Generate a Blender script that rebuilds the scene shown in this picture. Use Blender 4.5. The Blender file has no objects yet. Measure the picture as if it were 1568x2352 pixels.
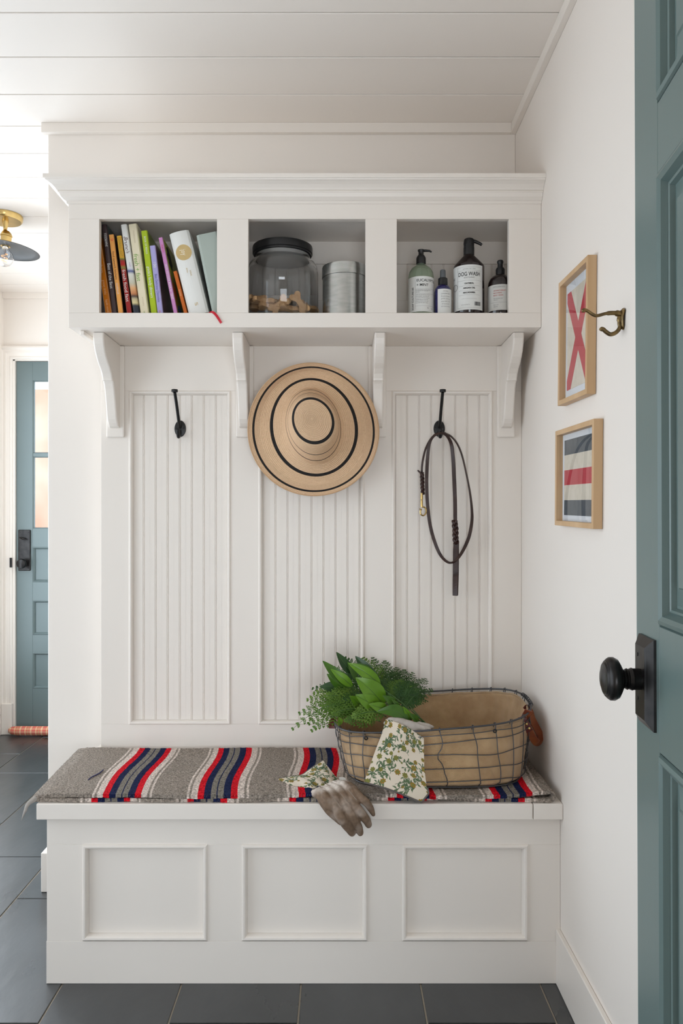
import bpy, bmesh, math, random
import numpy as np
from math import sin, cos, pi, sqrt, atan2, radians
from mathutils import Vector, Matrix, noise as mnoise

random.seed(7)
sc = bpy.context.scene
COL = sc.collection

# ------------------------------------------------------------------ camera
F = 1800.0                       # focal length in pixels of the 1568x2352 frame
CX, CY, EYE = 778.0, 1197.0, 1.18
cam = bpy.data.cameras.new('camera')
cam.sensor_fit = 'VERTICAL'
cam.sensor_height = 36.0
cam.lens = F / 2352 * 36.0
cam.shift_x = (784 - CX) / 2352
cam.shift_y = (CY - 1176) / 2352
cam.clip_start = 0.02
camo = bpy.data.objects.new('camera', cam)
COL.objects.link(camo)
camo.location = (0, 0, EYE)
camo.rotation_euler = (pi / 2, 0, 0)
sc.camera = camo

# ------------------------------------------------------------------ world, lights, exposure
w = bpy.data.worlds.new('sky')
sc.world = w
w.use_nodes = True
bg = w.node_tree.nodes['Background']
bg.inputs[0].default_value = (0.845, 0.94, 1.03, 1)
bg.inputs[1].default_value = 3.3

def area(name, loc, rot, sx, sy, power, color=(1, 1, 1)):
    l = bpy.data.lights.new(name, 'AREA')
    l.shape = 'RECTANGLE'; l.size = sx; l.size_y = sy
    l.energy = power; l.color = color
    o = bpy.data.objects.new(name, l)
    COL.objects.link(o); o.location = loc; o.rotation_euler = rot
    return o
# daylight entering by the windows of the left wall and a fill lamp added behind the camera
l2 = area('hall_window_daylight', (-1.885, 3.15, 1.20), (0, radians(-90), 0), 1.66, 1.9, 23, (0.82, 0.925, 1.03))
l3 = area('doorway_fill', (.35, -1.7, .80), (pi / 2, 0, radians(12)), 1.5, 1.2, 47, (0.87, 0.945, 1.02))
sun = bpy.data.lights.new('sun', 'SUN'); sun.energy = 1.0; sun.angle = 0.02; sun.color = (1, .95, .88)
suno = bpy.data.objects.new('sun', sun); COL.objects.link(suno)
suno.rotation_euler = (radians(38), 0, radians(8))     # shines away from the camera onto what is outside

vs = sc.view_settings
vs.view_transform = 'Standard'; vs.look = 'None'; vs.gamma = 1.0; vs.use_curve_mapping = False
vs.exposure = 0.0
sc.cycles.use_denoising = True
sc.cycles.max_bounces = 10
sc.cycles.diffuse_bounces = 6
sc.cycles.transmission_bounces = 10
sc.cycles.transparent_max_bounces = 12
sc.cycles.caustics_reflective = False

def W(px, py, Y):
    """world point of a measured photo position at real depth Y"""
    return Vector(((px - CX) / F * Y, Y, EYE - (py - CY) / F * Y))

# ------------------------------------------------------------------ materials
def lin(c):
    return tuple(((v / 255) / 12.92 if v / 255 <= 0.04045 else ((v / 255 + 0.055) / 1.055) ** 2.4) for v in c) + (1,)

def mat(name, color, rough=0.5, metal=0.0, bump=None, vary=None, spec=0.5, trans=0.0, ior=1.45, sheen=0.0, coat=0.0, stretch=None, emit=None, rvary=0.0, objvary=0.0):
    m = bpy.data.materials.new(name)
    m.use_nodes = True
    nt = m.node_tree; N = nt.nodes; L = nt.links
    p = N['Principled BSDF']
    c = color if len(color) == 4 else tuple(color) + (1,)
    p.inputs['Base Color'].default_value = c
    p.inputs['Roughness'].default_value = rough
    p.inputs['Metallic'].default_value = metal
    p.inputs['Specular IOR Level'].default_value = spec
    p.inputs['IOR'].default_value = ior
    p.inputs['Transmission Weight'].default_value = trans
    p.inputs['Sheen Weight'].default_value = sheen
    p.inputs['Coat Weight'].default_value = coat
    if emit:
        p.inputs['Emission Color'].default_value = tuple(emit[0]) + (1,)
        p.inputs['Emission Strength'].default_value = emit[1]
    co = None
    def coords():
        nonlocal co
        if co is None:
            tc = N.new('ShaderNodeTexCoord')
            mp = N.new('ShaderNodeMapping')
            L.new(tc.outputs['Object'], mp.inputs[0])
            if stretch:
                mp.inputs['Scale'].default_value = stretch[0]
                if len(stretch) > 1: mp.inputs['Rotation'].default_value = stretch[1]
            co = mp.outputs[0]
        return co
    src = None
    if vary:      # (scale, colour2, detail)
        n = N.new('ShaderNodeTexNoise'); n.inputs['Scale'].default_value = vary[0]
        n.inputs['Detail'].default_value = vary[2] if len(vary) > 2 else 4
        L.new(coords(), n.inputs['Vector'])
        r = N.new('ShaderNodeValToRGB')
        r.color_ramp.elements[0].position = 0.35; r.color_ramp.elements[1].position = 0.65
        r.color_ramp.elements[0].color = c
        r.color_ramp.elements[1].color = tuple(vary[1])[:3] + (1,)
        L.new(n.outputs[0], r.inputs[0])
        src = r.outputs[0]
        if rvary:
            mr = N.new('ShaderNodeMapRange')
            mr.inputs[3].default_value = rough - rvary; mr.inputs[4].default_value = rough + rvary
            L.new(n.outputs[0], mr.inputs[0]); L.new(mr.outputs[0], p.inputs['Roughness'])
    if objvary:
        oi = N.new('ShaderNodeObjectInfo')
        hs = N.new('ShaderNodeHueSaturation')
        mr = N.new('ShaderNodeMapRange'); mr.inputs[3].default_value = 1 - objvary; mr.inputs[4].default_value = 1 + objvary
        L.new(oi.outputs['Random'], mr.inputs[0]); L.new(mr.outputs[0], hs.inputs['Value'])
        if src: L.new(src, hs.inputs['Color'])
        else: hs.inputs['Color'].default_value = c
        src = hs.outputs[0]
    if src: L.new(src, p.inputs['Base Color'])
    if bump:      # (scale, strength, distance)
        n = N.new('ShaderNodeTexNoise'); n.inputs['Scale'].default_value = bump[0]; n.inputs['Detail'].default_value = 5
        L.new(coords(), n.inputs['Vector'])
        b = N.new('ShaderNodeBump'); b.inputs['Strength'].default_value = bump[1]; b.inputs['Distance'].default_value = bump[2]
        L.new(n.outputs[0], b.inputs['Height']); L.new(b.outputs[0], p.inputs['Normal'])
    return m

def nodes(m):
    return m.node_tree.nodes, m.node_tree.links, m.node_tree.nodes['Principled BSDF']

def attr_mat(name, rough=0.8, bump=(900, .3, .0006), sheen=0.0):
    m = mat(name, (.8, .8, .8), rough, bump=bump, sheen=sheen)
    N, L, p = nodes(m)
    a = N.new('ShaderNodeAttribute'); a.attribute_name = 'print'
    L.new(a.outputs['Color'], p.inputs['Base Color'])
    return m

def band_mat(name, stops, rough=0.35, axis=2):
    """flat printed bands along the generated height of a spine"""
    m = mat(name, (.5, .5, .5), rough)
    N, L, p = nodes(m)
    tc = N.new('ShaderNodeTexCoord'); sp = N.new('ShaderNodeSeparateXYZ')
    L.new(tc.outputs['Generated'], sp.inputs[0])
    r = N.new('ShaderNodeValToRGB')
    els = r.color_ramp.elements
    els[0].position = stops[0][0]; els[0].color = lin(stops[0][1])
    els[1].position = stops[1][0]; els[1].color = lin(stops[1][1])
    for s in stops[2:]:
        e = els.new(s[0]); e.color = lin(s[1])
    r.color_ramp.interpolation = 'LINEAR'
    L.new(sp.outputs[axis], r.inputs[0]); L.new(r.outputs[0], p.inputs['Base Color'])
    return m

M = {}
M['paint'] = mat('white_paint', (.785, .73, .672), .38, bump=(60, .05, .001), stretch=((1, 1, .12),))
M['wallpaint'] = mat('wall_paint', (.79, .735, .68), .6, bump=(220, .05, .0006))
M['ceil'] = mat('ceiling_paint', (.82, .765, .71), .45, bump=(30, .04, .001), stretch=((.15, 1, 1),))
M['slate'] = mat('slate_tile', (.015, .0175, .019), .30, bump=(14, .5, .004), vary=(9, (.027, .030, .032), 8), stretch=((1.0, .45, 1), (0, 0, .6)), rvary=.08, objvary=.16, spec=.7, coat=.6)
M['slate'].node_tree.nodes['Principled BSDF'].inputs['Coat Roughness'].default_value = .5
M['grout'] = mat('grout', (.40, .35, .28), .9, bump=(200, .2, .001))
M['door'] = mat('teal_paint', (.115, .165, .158), .34, bump=(40, .08, .001), stretch=((1, 1, .1),))
M['door_far'] = mat('blue_grey_paint', (.125, .165, .166), .38, bump=(40, .06, .001), stretch=((1, 1, .1),))
M['iron'] = mat('oiled_bronze', (.018, .017, .017), .33, metal=.7, vary=(40, (.03, .028, .027)))
M['black'] = mat('black_metal', (.012, .012, .012), .38, metal=.3)
M['brass'] = mat('brass', (.62, .44, .17), .25, metal=1, vary=(30, (.50, .36, .15)))
M['oldbrass'] = mat('aged_brass', (.24, .16, .065), .38, metal=.9, vary=(60, (.13, .095, .05)))
M['steel'] = mat('galvanised_steel', (.62, .63, .62), .26, metal=1, vary=(120, (.52, .54, .52)), stretch=((.3, .3, 1),))
M['blackplastic'] = mat('black_plastic', (.012, .012, .013), .35)
M['glass'] = mat('clear_glass', (1, 1, 1), .0, trans=1.0, ior=1.45)
M['pane'] = mat('pane_glass', (1, 1, 1), .0)
N, L, p = nodes(M['pane'])
_t = N.new('ShaderNodeBsdfTransparent'); _g = N.new('ShaderNodeBsdfGlossy'); _g.inputs['Roughness'].default_value = .01
_f = N.new('ShaderNodeFresnel'); _f.inputs[0].default_value = 1.45; _m = N.new('ShaderNodeMixShader')
_k = N.new('ShaderNodeNewGeometry'); _q = N.new('ShaderNodeMath'); _q.operation = 'SUBTRACT'; _q.inputs[0].default_value = 1.0; L.new(_k.outputs['Backfacing'], _q.inputs[1])
_r = N.new('ShaderNodeMath'); _r.operation = 'MULTIPLY'; L.new(_f.outputs[0], _r.inputs[0]); L.new(_q.outputs[0], _r.inputs[1])
L.new(_r.outputs[0], _m.inputs[0]); L.new(_t.outputs[0], _m.inputs[1]); L.new(_g.outputs[0], _m.inputs[2]); L.new(_m.outputs[0], N['Material Output'].inputs[0])
M['maple'] = mat('maple', (.52, .33, .17), .45, vary=(14, (.63, .43, .25), 6), stretch=((1, 1, .08),), bump=(90, .05, .0004))
M['leather'] = mat('dark_brown_leather', (.026, .011, .009), .42, bump=(400, .3, .0005), vary=(30, (.042, .018, .013)))
M['tan'] = mat('tan_leather', (.17, .038, .016), .45, bump=(500, .2, .0004), vary=(30, (.26, .075, .022)))
M['redleather'] = mat('oxblood_leather', (.10, .016, .013), .45, bump=(500, .2, .0004))
M['wire'] = mat('grey_wire', (.075, .075, .08), .42, metal=.6)
M['felt'] = mat('grey_binding', (.12, .105, .095), .9, bump=(800, .3, .0005))
M['label'] = mat('paper_label', (.70, .71, .69), .55)
M['ink'] = mat('black_ink', (.02, .02, .02), .6)
M['greyink'] = mat('grey_ink', (.22, .22, .22), .6)
M['redink'] = mat('red_ink', (.45, .08, .07), .6)
M['outdoor'] = mat('terracotta_render', (.42, .175, .10), .9, vary=(2.0, (.52, .33, .25), 6))
M['outground'] = mat('pale_paving', (.6, .6, .58), .9)

# ------------------------------------------------------------------ mesh builder
class MB:
    def __init__(s):
        s.v = []; s.f = []; s.mi = []; s.uv = {}; s.col = None; s.sm = []
    def add(s, vs, fs, mi=0, smooth=False):
        o = len(s.v)
        s.v += [tuple(p) for p in vs]
        for f in fs:
            s.f.append(tuple(i + o for i in f)); s.mi.append(mi); s.sm.append(smooth)
        return o
    def box(s, x0, x1, y0, y1, z0, z1, mi=0, T=None):
        vs = [(x, y, z) for z in (z0, z1) for y in (y0, y1) for x in (x0, x1)]
        if T: vs = [T(*p) for p in vs]
        s.add(vs, [(0, 2, 3, 1), (4, 5, 7, 6), (0, 1, 5, 4), (2, 6, 7, 3), (0, 4, 6, 2), (1, 3, 7, 5)], mi)
        return s
    def grid(s, fn, nu, nv, closeu=False, closev=False, mi=0, smooth=True):
        vs = [fn(i, j) for j in range(nv) for i in range(nu)]
        fs = []
        for j in range(nv if closev else nv - 1):
            for i in range(nu if closeu else nu - 1):
                a = j * nu + i; b = j * nu + (i + 1) % nu
                c = ((j + 1) % nv) * nu + (i + 1) % nu; d = ((j + 1) % nv) * nu + i
                fs.append((a, b, c, d))
        return s.add(vs, fs, mi, smooth)
    def lathe(s, prof, seg=40, T=None, mi=0, cap=True, smooth=True, sx=1, sy=1):
        """prof: (r, z) list; T maps local xyz to world"""
        T = T or (lambda x, y, z: (x, y, z))
        n = len(prof)
        o = s.grid(lambda i, j: T(prof[j][0] * sx * cos(2 * pi * i / seg), prof[j][0] * sy * sin(2 * pi * i / seg), prof[j][1]), seg, n, closeu=True, mi=mi, smooth=smooth)
        if cap:
            if prof[0][0] > 1e-6: s.f.append(tuple(o + i for i in range(seg))[::-1]); s.mi.append(mi); s.sm.append(False)
            if prof[-1][0] > 1e-6: s.f.append(tuple(o + (n - 1) * seg + i for i in range(seg))); s.mi.append(mi); s.sm.append(False)
        return s
    def tube(s, pts, r, seg=8, closed=False, mi=0, flat=1.0, up=None, cap=True):
        """sweep; r number or list; flat scales the second axis (ribbons)"""
        pts = [Vector(p) for p in pts]; n = len(pts)
        rs = r if isinstance(r, (list, tuple)) else [r] * n
        fl = flat if isinstance(flat, (list, tuple)) else [flat] * n
        prev = Vector(up) if up is not None else None
        rings = []
        for i in range(n):
            a = pts[(i - 1) % n] if (closed or i > 0) else pts[i]
            b = pts[(i + 1) % n] if (closed or i < n - 1) else pts[i]
            t = (b - a).normalized()
            if prev is None:
                prev = t.orthogonal().normalized()
            nrm = (prev - t * prev.dot(t))
            nrm = nrm.normalized() if nrm.length > 1e-6 else t.orthogonal().normalized()
            if up is None: prev = nrm
            bi = t.cross(nrm)
            rings.append([pts[i] + nrm * (rs[i] * fl[i] * cos(2 * pi * k / seg)) + bi * (rs[i] * sin(2 * pi * k / seg)) for k in range(seg)])
        o = s.grid(lambda k, j: rings[j][k], seg, n, closeu=True, closev=closed, mi=mi)
        if cap and not closed:
            s.f.append(tuple(o + i for i in range(seg))[::-1]); s.mi.append(mi); s.sm.append(False)
            s.f.append(tuple(o + (n - 1) * seg + i for i in range(seg))); s.mi.append(mi); s.sm.append(False)
        return s
    def mitre(s, a0, a1, b0, b1, prof, T, mi=0):
        """rectangular moulding, prof = (inset, height) outer to inner; T(a, b, h)"""
        n = len(prof)
        def fn(i, j):
            k = (i % 4); ins, h = prof[j]
            a = (a0 + ins) if k in (0, 3) else (a1 - ins)
            b = (b0 + ins) if k in (0, 1) else (b1 - ins)
            return T(a, b, h)
        s.grid(fn, 4, n, closeu=True, mi=mi, smooth=False)
        return s
    def extrude_poly(s, pts, h0, h1, T, mi=0):
        n = len(pts)
        vs = [T(p[0], p[1], h0) for p in pts] + [T(p[0], p[1], h1) for p in pts]
        fs = [tuple(range(n))[::-1], tuple(range(n, 2 * n))] + [(i, (i + 1) % n, n + (i + 1) % n, n + i) for i in range(n)]
        s.add(vs, fs, mi)
        return s

ORG = {}
def root(name, loc, label=None, cat=None, group=None, kind=None):
    o = bpy.data.objects.new(name, None)
    COL.objects.link(o); o.location = loc; o.empty_display_size = .05
    ORG[o.name] = Vector(loc)
    tag(o, label, cat, group, kind)
    return o
def tag(o, label=None, cat=None, group=None, kind=None):
    if label: o['label'] = label
    if cat: o['category'] = cat
    if group: o['group'] = group
    if kind: o['kind'] = kind
    return o
def build(name, mb, m, parent=None, label=None, cat=None, group=None, kind=None, bevel=0, recalc=True, seg=1, solid=0):
    me = bpy.data.meshes.new(name)
    vs = [Vector(p) for p in mb.v]
    if parent is None:
        xs = [p.x for p in vs]; ys = [p.y for p in vs]; zs = [p.z for p in vs]
        org = Vector(((min(xs) + max(xs)) / 2, (min(ys) + max(ys)) / 2, min(zs)))
    else:
        org = ORG[parent.name]
    me.from_pydata([p - org for p in vs], [], mb.f)
    ms = m if isinstance(m, (list, tuple)) else [m]
    for x in ms: me.materials.append(x)
    me.polygons.foreach_set('material_index', mb.mi)
    me.polygons.foreach_set('use_smooth', mb.sm)
    if mb.col is not None:
        ca = me.color_attributes.new('print', 'FLOAT_COLOR', 'POINT')
        ca.data.foreach_set('color', np.asarray(mb.col, dtype=np.float32).ravel())
    if mb.uv:
        uvl = me.uv_layers.new(name='UVMap')
        idx = np.empty(len(me.loops), dtype=np.int32); me.loops.foreach_get('vertex_index', idx)
        arr = np.array([mb.uv[i] for i in range(len(mb.v))], dtype=np.float32)
        uvl.data.foreach_set('uv', arr[idx].ravel())
    if recalc:
        bm = bmesh.new(); bm.from_mesh(me)
        bmesh.ops.recalc_face_normals(bm, faces=bm.faces)
        bm.to_mesh(me); bm.free()
    if any(mb.sm): me.set_sharp_from_angle(angle=radians(42))
    me.update()
    o = bpy.data.objects.new(name, me)
    COL.objects.link(o)
    if parent is None:
        o.location = org; ORG[o.name] = org
    else:
        o.parent = parent; ORG[o.name] = org
    if solid:
        md = o.modifiers.new('thickness', 'SOLIDIFY'); md.thickness = solid; md.offset = 0
    if bevel:
        md = o.modifiers.new('bevel', 'BEVEL'); md.width = bevel; md.segments = seg; md.limit_method = 'ANGLE'; md.angle_limit = radians(40)
        md.harden_normals = False
    tag(o, label, cat, group, kind)
    return o
def bx(name, b, m, parent=None, **k):
    return build(name, MB().box(*b), m, parent, **k)
def copy_tree(o, parent=None, delta=None):
    c = o.copy(); COL.objects.link(c); c.parent = parent
    ORG[c.name] = ORG[o.name]
    if delta is not None: c.location = Vector(o.location) + Vector(delta)
    for ch in list(o.children): copy_tree(ch, c)
    return c
def spline(pts, n):
    """Catmull-Rom through pts"""
    P = [Vector(p) for p in pts]; out = []
    P = [P[0] * 2 - P[1]] + P + [P[-1] * 2 - P[-2]]
    for i in range(1, len(P) - 2):
        for k in range(n):
            t = k / n
            a, b, c, d = P[i - 1], P[i], P[i + 1], P[i + 2]
            out.append(0.5 * ((2 * b) + (c - a) * t + (2 * a - 5 * b + 4 * c - d) * t * t + (3 * b - a - 3 * c + d) * t ** 3))
    out.append(P[-2])
    return out
def lerp(a, b, t): return a + (b - a) * t
def interp(xs, ys, x): return float(np.interp(x, xs, ys))

# lettering: a font curve turned into a mesh, laid on a surface by T(x, y) -> world
_dg = None
_tc = {}
def letters(text, size, T, name, m, parent, width=None, align='CENTER', shear=0.0, spacing=1.0, bold=0.0):
    cu = bpy.data.curves.new('t', 'FONT')
    cu.body = text; cu.size = size; cu.align_x = align; cu.align_y = 'CENTER'; cu.shear = shear; cu.space_character = spacing
    cu.offset = bold; cu.resolution_u = 3
    ob = bpy.data.objects.new('t', cu); COL.objects.link(ob)
    dg = bpy.context.evaluated_depsgraph_get(); dg.update()
    me = bpy.data.meshes.new_from_object(ob.evaluated_get(dg))
    co = [v.co.copy() for v in me.vertices]; fs = [tuple(p.vertices) for p in me.polygons]
    bpy.data.objects.remove(ob); bpy.data.curves.remove(cu); bpy.data.meshes.remove(me)
    if not co: return None
    sx = 1.0
    if width:
        ww = max(c.x for c in co) - min(c.x for c in co)
        sx = width / ww
    mb = MB(); mb.add([T(c.x * sx, c.y) for c in co], fs)
    return build(name, mb, m, parent, recalc=False)

XW = .565          # face of the right wall
YB = 2.507         # face of the back wall
YP = 2.425         # face of the panelling
ZC = 2.447         # ceiling
YF = 4.36          # face of the far wall
PI2 = pi / 2

# ================================================================== STRUCTURE
fl = bx('floor', (-1.98, .68, .25, 4.46, -.06, -.0035), M['grout'], kind='structure')
tm = bpy.data.meshes
for k in range(-4, 7):
    x0 = -1.01 + .3045 * k; x1 = x0 + .3045
    ph = 1.842 if k % 2 == 0 else 2.1468
    y = ph - .6096 * 3
    while y < 4.46:
        a0, a1 = max(x0 + .0022, -1.98), min(x1 - .0022, .68); b0, b1 = max(y + .0022, .25), min(y + .6074, 4.46)
        if a1 - a0 > .01 and b1 - b0 > .01:
            bx('tile', (a0, a1, b0, b1, -.01, random.uniform(-.0005, .0004)), M['slate'], fl, bevel=.0012)
        y += .6096
ce = bx('ceiling', (-1.98, .68, .25, 4.46, ZC + .030, ZC + .09), M['ceil'], kind='structure')
for k in range(-9, 14):
    y = 1.954 + .187 * k
    b0, b1 = max(y + .0024, .25), min(y + .1846, 4.46)
    if b1 > b0: bx('plank', (-1.98, .68, b0, b1, ZC, ZC + .031), M['ceil'], ce, bevel=.0012)
bx('wall_back', (-.93, XW, YB, 2.62, 0, ZC + .005), M['wallpaint'], kind='structure', bevel=.002)
bx('wall_right', (XW, .68, .25, 2.62, 0, ZC + .005), M['wallpaint'], kind='structure')
bx('wall_hall', (-.93, -.80, 2.6205, YF, 0, ZC + .005), M['wallpaint'], kind='structure')
# left wall with the daylight window opening
wl = MB()
wl.box(-1.98, -1.865, .25, .35, 0, ZC + .005); wl.box(-1.98, -1.865, 1.85, 2.2, 0, ZC + .005); wl.box(-1.98, -1.865, 4.15, 4.46, 0, ZC + .005)
for a_, b_, z_ in ((.35, 1.85, .15), (2.2, 4.15, .35)):
    wl.box(-1.98, -1.865, a_, b_, 0, z_); wl.box(-1.98, -1.865, a_, b_, 2.05, ZC + .005)
build('wall_left', wl, M['wallpaint'], kind='structure')
for n_w, (a_, b_, z_) in enumerate(((.35, 1.85, .15), (2.2, 4.15, .35))):
    win = root('window_%d' % (n_w + 1), (-1.90, (a_ + b_) / 2, z_), kind='structure')
    bx('window_frame', (-1.93, -1.89, a_, a_ + .04, z_, 2.05), M['paint'], win)
    bx('window_frame', (-1.93, -1.89, b_ - .04, b_, z_, 2.05), M['paint'], win)
    bx('window_sill', (-1.95, -1.845, a_ - .02, b_ + .02, z_ - .03, z_), M['paint'], win)
wf = MB()
wf.box(-1.98, -.45, .25, .34, 0, ZC + .005); wf.box(.50, .565, .25, .34, 0, ZC + .005); wf.box(-.45, .50, .25, .34, 2.18, ZC + .005)
build('wall_front', wf, M['wallpaint'], kind='structure')
# the plain room behind the camera that the doorway opens from
rb_ = MB(); rb_.box(-2.0, -1.9, -2.4, .25, 0, ZC); rb_.box(1.7, 1.8, -2.4, .25, 0, ZC); rb_.box(-2.0, 1.8, -2.5, -2.4, 0, ZC); rb_.box(.565, 1.8, .25, .34, 0, ZC)
build('wall_rear', rb_, M['wallpaint'], kind='structure')
bx('ceiling', (-2.0, 1.8, -2.5, .25, ZC, ZC + .08), M['ceil'], kind='structure')
bx('floor', (-2.0, 1.8, -2.5, .25, -.06, 0), mat('oak_floor', (.30, .22, .15), .5), kind='structure')
# far wall around the far door
DL, DR, DT = -1.812, -.99, 2.082
wf = MB()
wf.box(-1.865, DL, YF, 4.46, 0, ZC + .005); wf.box(DR, -.93, YF, 4.46, 0, ZC + .005); wf.box(DL, DR, YF, 4.46, DT, ZC + .005)
build('wall_far', wf, M['wallpaint'], kind='structure')
# small square ceiling mouldings
bx('trim_1', (-.946, XW - .017, YB - .017, YB, ZC - .031, ZC), M['paint'], kind='structure', bevel=.001)
bx('trim_2', (XW - .017, XW, .34, YB, ZC - .031, ZC), M['paint'], kind='structure', bevel=.001)
bx('trim_3', (-.946, -.93, YB, YF - .017, ZC - .031, ZC), M['paint'], kind='structure', bevel=.001)
bx('trim_4', (-1.865, -.93, YF - .017, YF, ZC - .031, ZC), M['paint'], kind='structure', bevel=.001)
bx('baseboard_right', (XW - .012, XW, .34, 2.0, 0, .14), M['paint'], kind='structure', bevel=.002)
bx('baseboard_back', (-.947, -.76, YB - .016, YB, 0, .125), M['paint'], kind='structure', bevel=.002)
bx('baseboard_hall', (-.947, -.93, YB, YF - .04, 0, .125), M['paint'], kind='structure', bevel=.002)
# far door casing (stepped moulding) and plinth block
cs = root('trim_5', (-1.4, YF, 0), kind='structure')
def casing(parent, horizontal, a0, a1, b0, b1):
    # profile across the 8 cm width, heights from the wall
    pr = [(0, 0), (0, .026), (.010, .030), (.016, .024), (.022, .018), (.036, .018), (.040, .014), (.056, .012), (.060, .016), (.068, .016), (.072, .010), (.072, 0)]
    mb = MB()
    if horizontal:      # length a, width measured down from b1
        mb.grid(lambda i, j: ((a0, a1)[i] + ((pr[j][0]) if i == 0 else -pr[j][0]) * 0 + (pr[j][0] if i == 0 else -pr[j][0]), YF - pr[j][1], b1 - pr[j][0]), 2, len(pr), smooth=False)
    else:
        mb.grid(lambda i, j: (a0 + pr[j][0], YF - pr[j][1], (b0, b1 - pr[j][0])[i]), 2, len(pr), smooth=False)
    return build('casing_board', mb, M['paint'], parent)
casing(cs, False, -1.882, 0, .165, 2.150)
casing(cs, True, -1.882, -.932, 0, 2.150)
bx('plinth_block', (-1.864, -1.806, YF - .034, YF, 0, .17), M['paint'], cs, bevel=.002)
bx('door_jamb', (DL, DL + .012, YF - .004, YF + .08, 0, DT), M['paint'], cs)
bx('door_jamb', (DL, DR, YF - .004, YF + .08, DT - .010, DT), M['paint'], cs)

# ------------------------------------------------------------------ far door (door_1)
d1 = root('door_1', (-1.39, 4.395, 0), kind='structure')
Y0, Y1 = 4.372, 4.412
dx0, dx1, dz0, dz1 = -1.798, -.994, .018, 2.070
gx0, gx1 = -1.708, -1.084
mdf = M['door_far']
bx('door_stile', (dx0, gx0, Y0, Y1, dz0, dz1), mdf, d1, bevel=.001)
bx('door_stile', (gx1, dx1, Y0, Y1, dz0, dz1), mdf, d1, bevel=.001)
for a, b in ((1.965, dz1), (1.036, 1.139), (.7376, .84), (.446, .5456), (dz0, .2467)):
    bx('door_rail', (gx0, gx1, Y0, Y1, a, b), mdf, d1, bevel=.001)
for a, b in ((.84, 1.036), (.5456, .7376), (.2467, .446)):
    bx('door_panel', (gx0, gx1, Y0 + .014, Y1 - .01, a, b), mdf, d1)
    build('panel_moulding', MB().mitre(gx0, gx1, a, b, [(0, .0), (.004, .002), (.010, -.006), (.013, -.0135)], lambda p, q, h: (p, Y0 - h, q)), mdf, d1)
bx('muntin', (gx0, gx1, Y0 + .004, Y1 - .004, 1.541, 1.559), mdf, d1)
bx('muntin', (-1.405, -1.387, Y0 + .004, Y1 - .004, 1.139, 1.965), mdf, d1)
for a, b in ((1.139, 1.541), (1.559, 1.965)):
    for p, q in ((gx0, -1.405), (-1.387, gx1)):
        bx('door_pane', (p, q, Y0 + .018, Y0 + .022, a, b), M['pane'], d1)
        build('glazing_bead', MB().mitre(p, q, a, b, [(0, -.004), (.006, -.010), (.006, -.018)], lambda s_, t_, h: (s_, Y0 - h + 0, t_)), mdf, d1)
k0 = W(55, 1264, 4.36)
bx('lock_plate', (W(41, 0, 4.36).x, W(69, 0, 4.36).x, 4.3615, 4.3725, W(0, 1311, 4.36).z, W(0, 1217, 4.36).z), M['iron'], d1, bevel=.003)
kc = W(46, 1295, 4.31)
kb = MB().lathe([(.012, 0), (.012, .020), (.018, .026), (.026, .034), (.028, .044), (.024, .054), (.012, .059), (0, .060)], 28, lambda x, y, z: (kc.x + .004 + x, 4.3615 - z, kc.z + y))
build('door_knob', kb, M['iron'], d1)
kt = W(53, 1237, 4.355)
build('thumb_turn', MB().tube([kt + Vector((-.018, -.006, .006)), kt + Vector((0, -.012, 0)), kt + Vector((.018, -.006, -.006))], [.003, .006, .003], 8), M['iron'], d1)
for dx_, dz_ in ((-.024, .10), (.024, .10), (.024, -.10)):
    c_ = Vector((k0.x + dx_, 4.3605, k0.z + dz_))
    build('screw', MB().lathe([(.003, 0), (.003, .001), (0, .0015)], 10, lambda x, y, z: (c_.x + x, c_.y - z, c_.z + y)), M['iron'], d1)
bx('strike_plate', (-1.822, -1.811, YF - .022, YF + .03, W(0, 1303, 4.35).z, W(0, 1281, 4.35).z), M['iron'], cs)
# world outside the far door
bx('outdoor_ground', (-6, 4, 4.6, 12, -.25, -.1), M['outground'], kind='structure')
ob = MB()
ob.box(-2.69, -1.3, 6.9, 7.1, -.1, 2.34); 
build('garden_wall', ob, M['outdoor'], label='sunlit orange rendered garden wall seen through the far door glass', cat='wall')

# ------------------------------------------------------------------ near open door (door_2)
P0 = Vector((.4815, 1.27, 0)); DU = Vector((-.0852, -.9964, 0)); DN = Vector((-.9964, .0852, 0))
LEAN = radians(.35)
def TD(u, n, z):     # u from the free edge toward the hinge, n out of the visible face
    p = P0 + DU * u + DN * n
    q = p + Vector((0, 0, z))
    q += (-DU) * 0 + Vector((-sin(LEAN) * (z - 1.15), 0, 0)) * .6
    return (q.x, q.y, q.z)
d2 = root('door_2', (.45, .87, 0), kind='structure')
def dbox(name, u0, u1, n0, n1, z0, z1, m=None, bevel=.001):
    return build(name, MB().box(u0, u1, n0, n1, z0, z1, T=TD), m or M['door'], d2, bevel=bevel)
US, UE = .115, .695
dbox('door_stile', 0, US, -.036, 0, .012, 2.13); dbox('door_stile', UE, .81, -.036, 0, .012, 2.13)
rails = ((2.03, 2.13), (1.692, 1.796), (.838, 1.025), (.012, .25))
for a, b in rails: dbox('door_rail', US, UE, -.036, 0, a, b)
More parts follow.
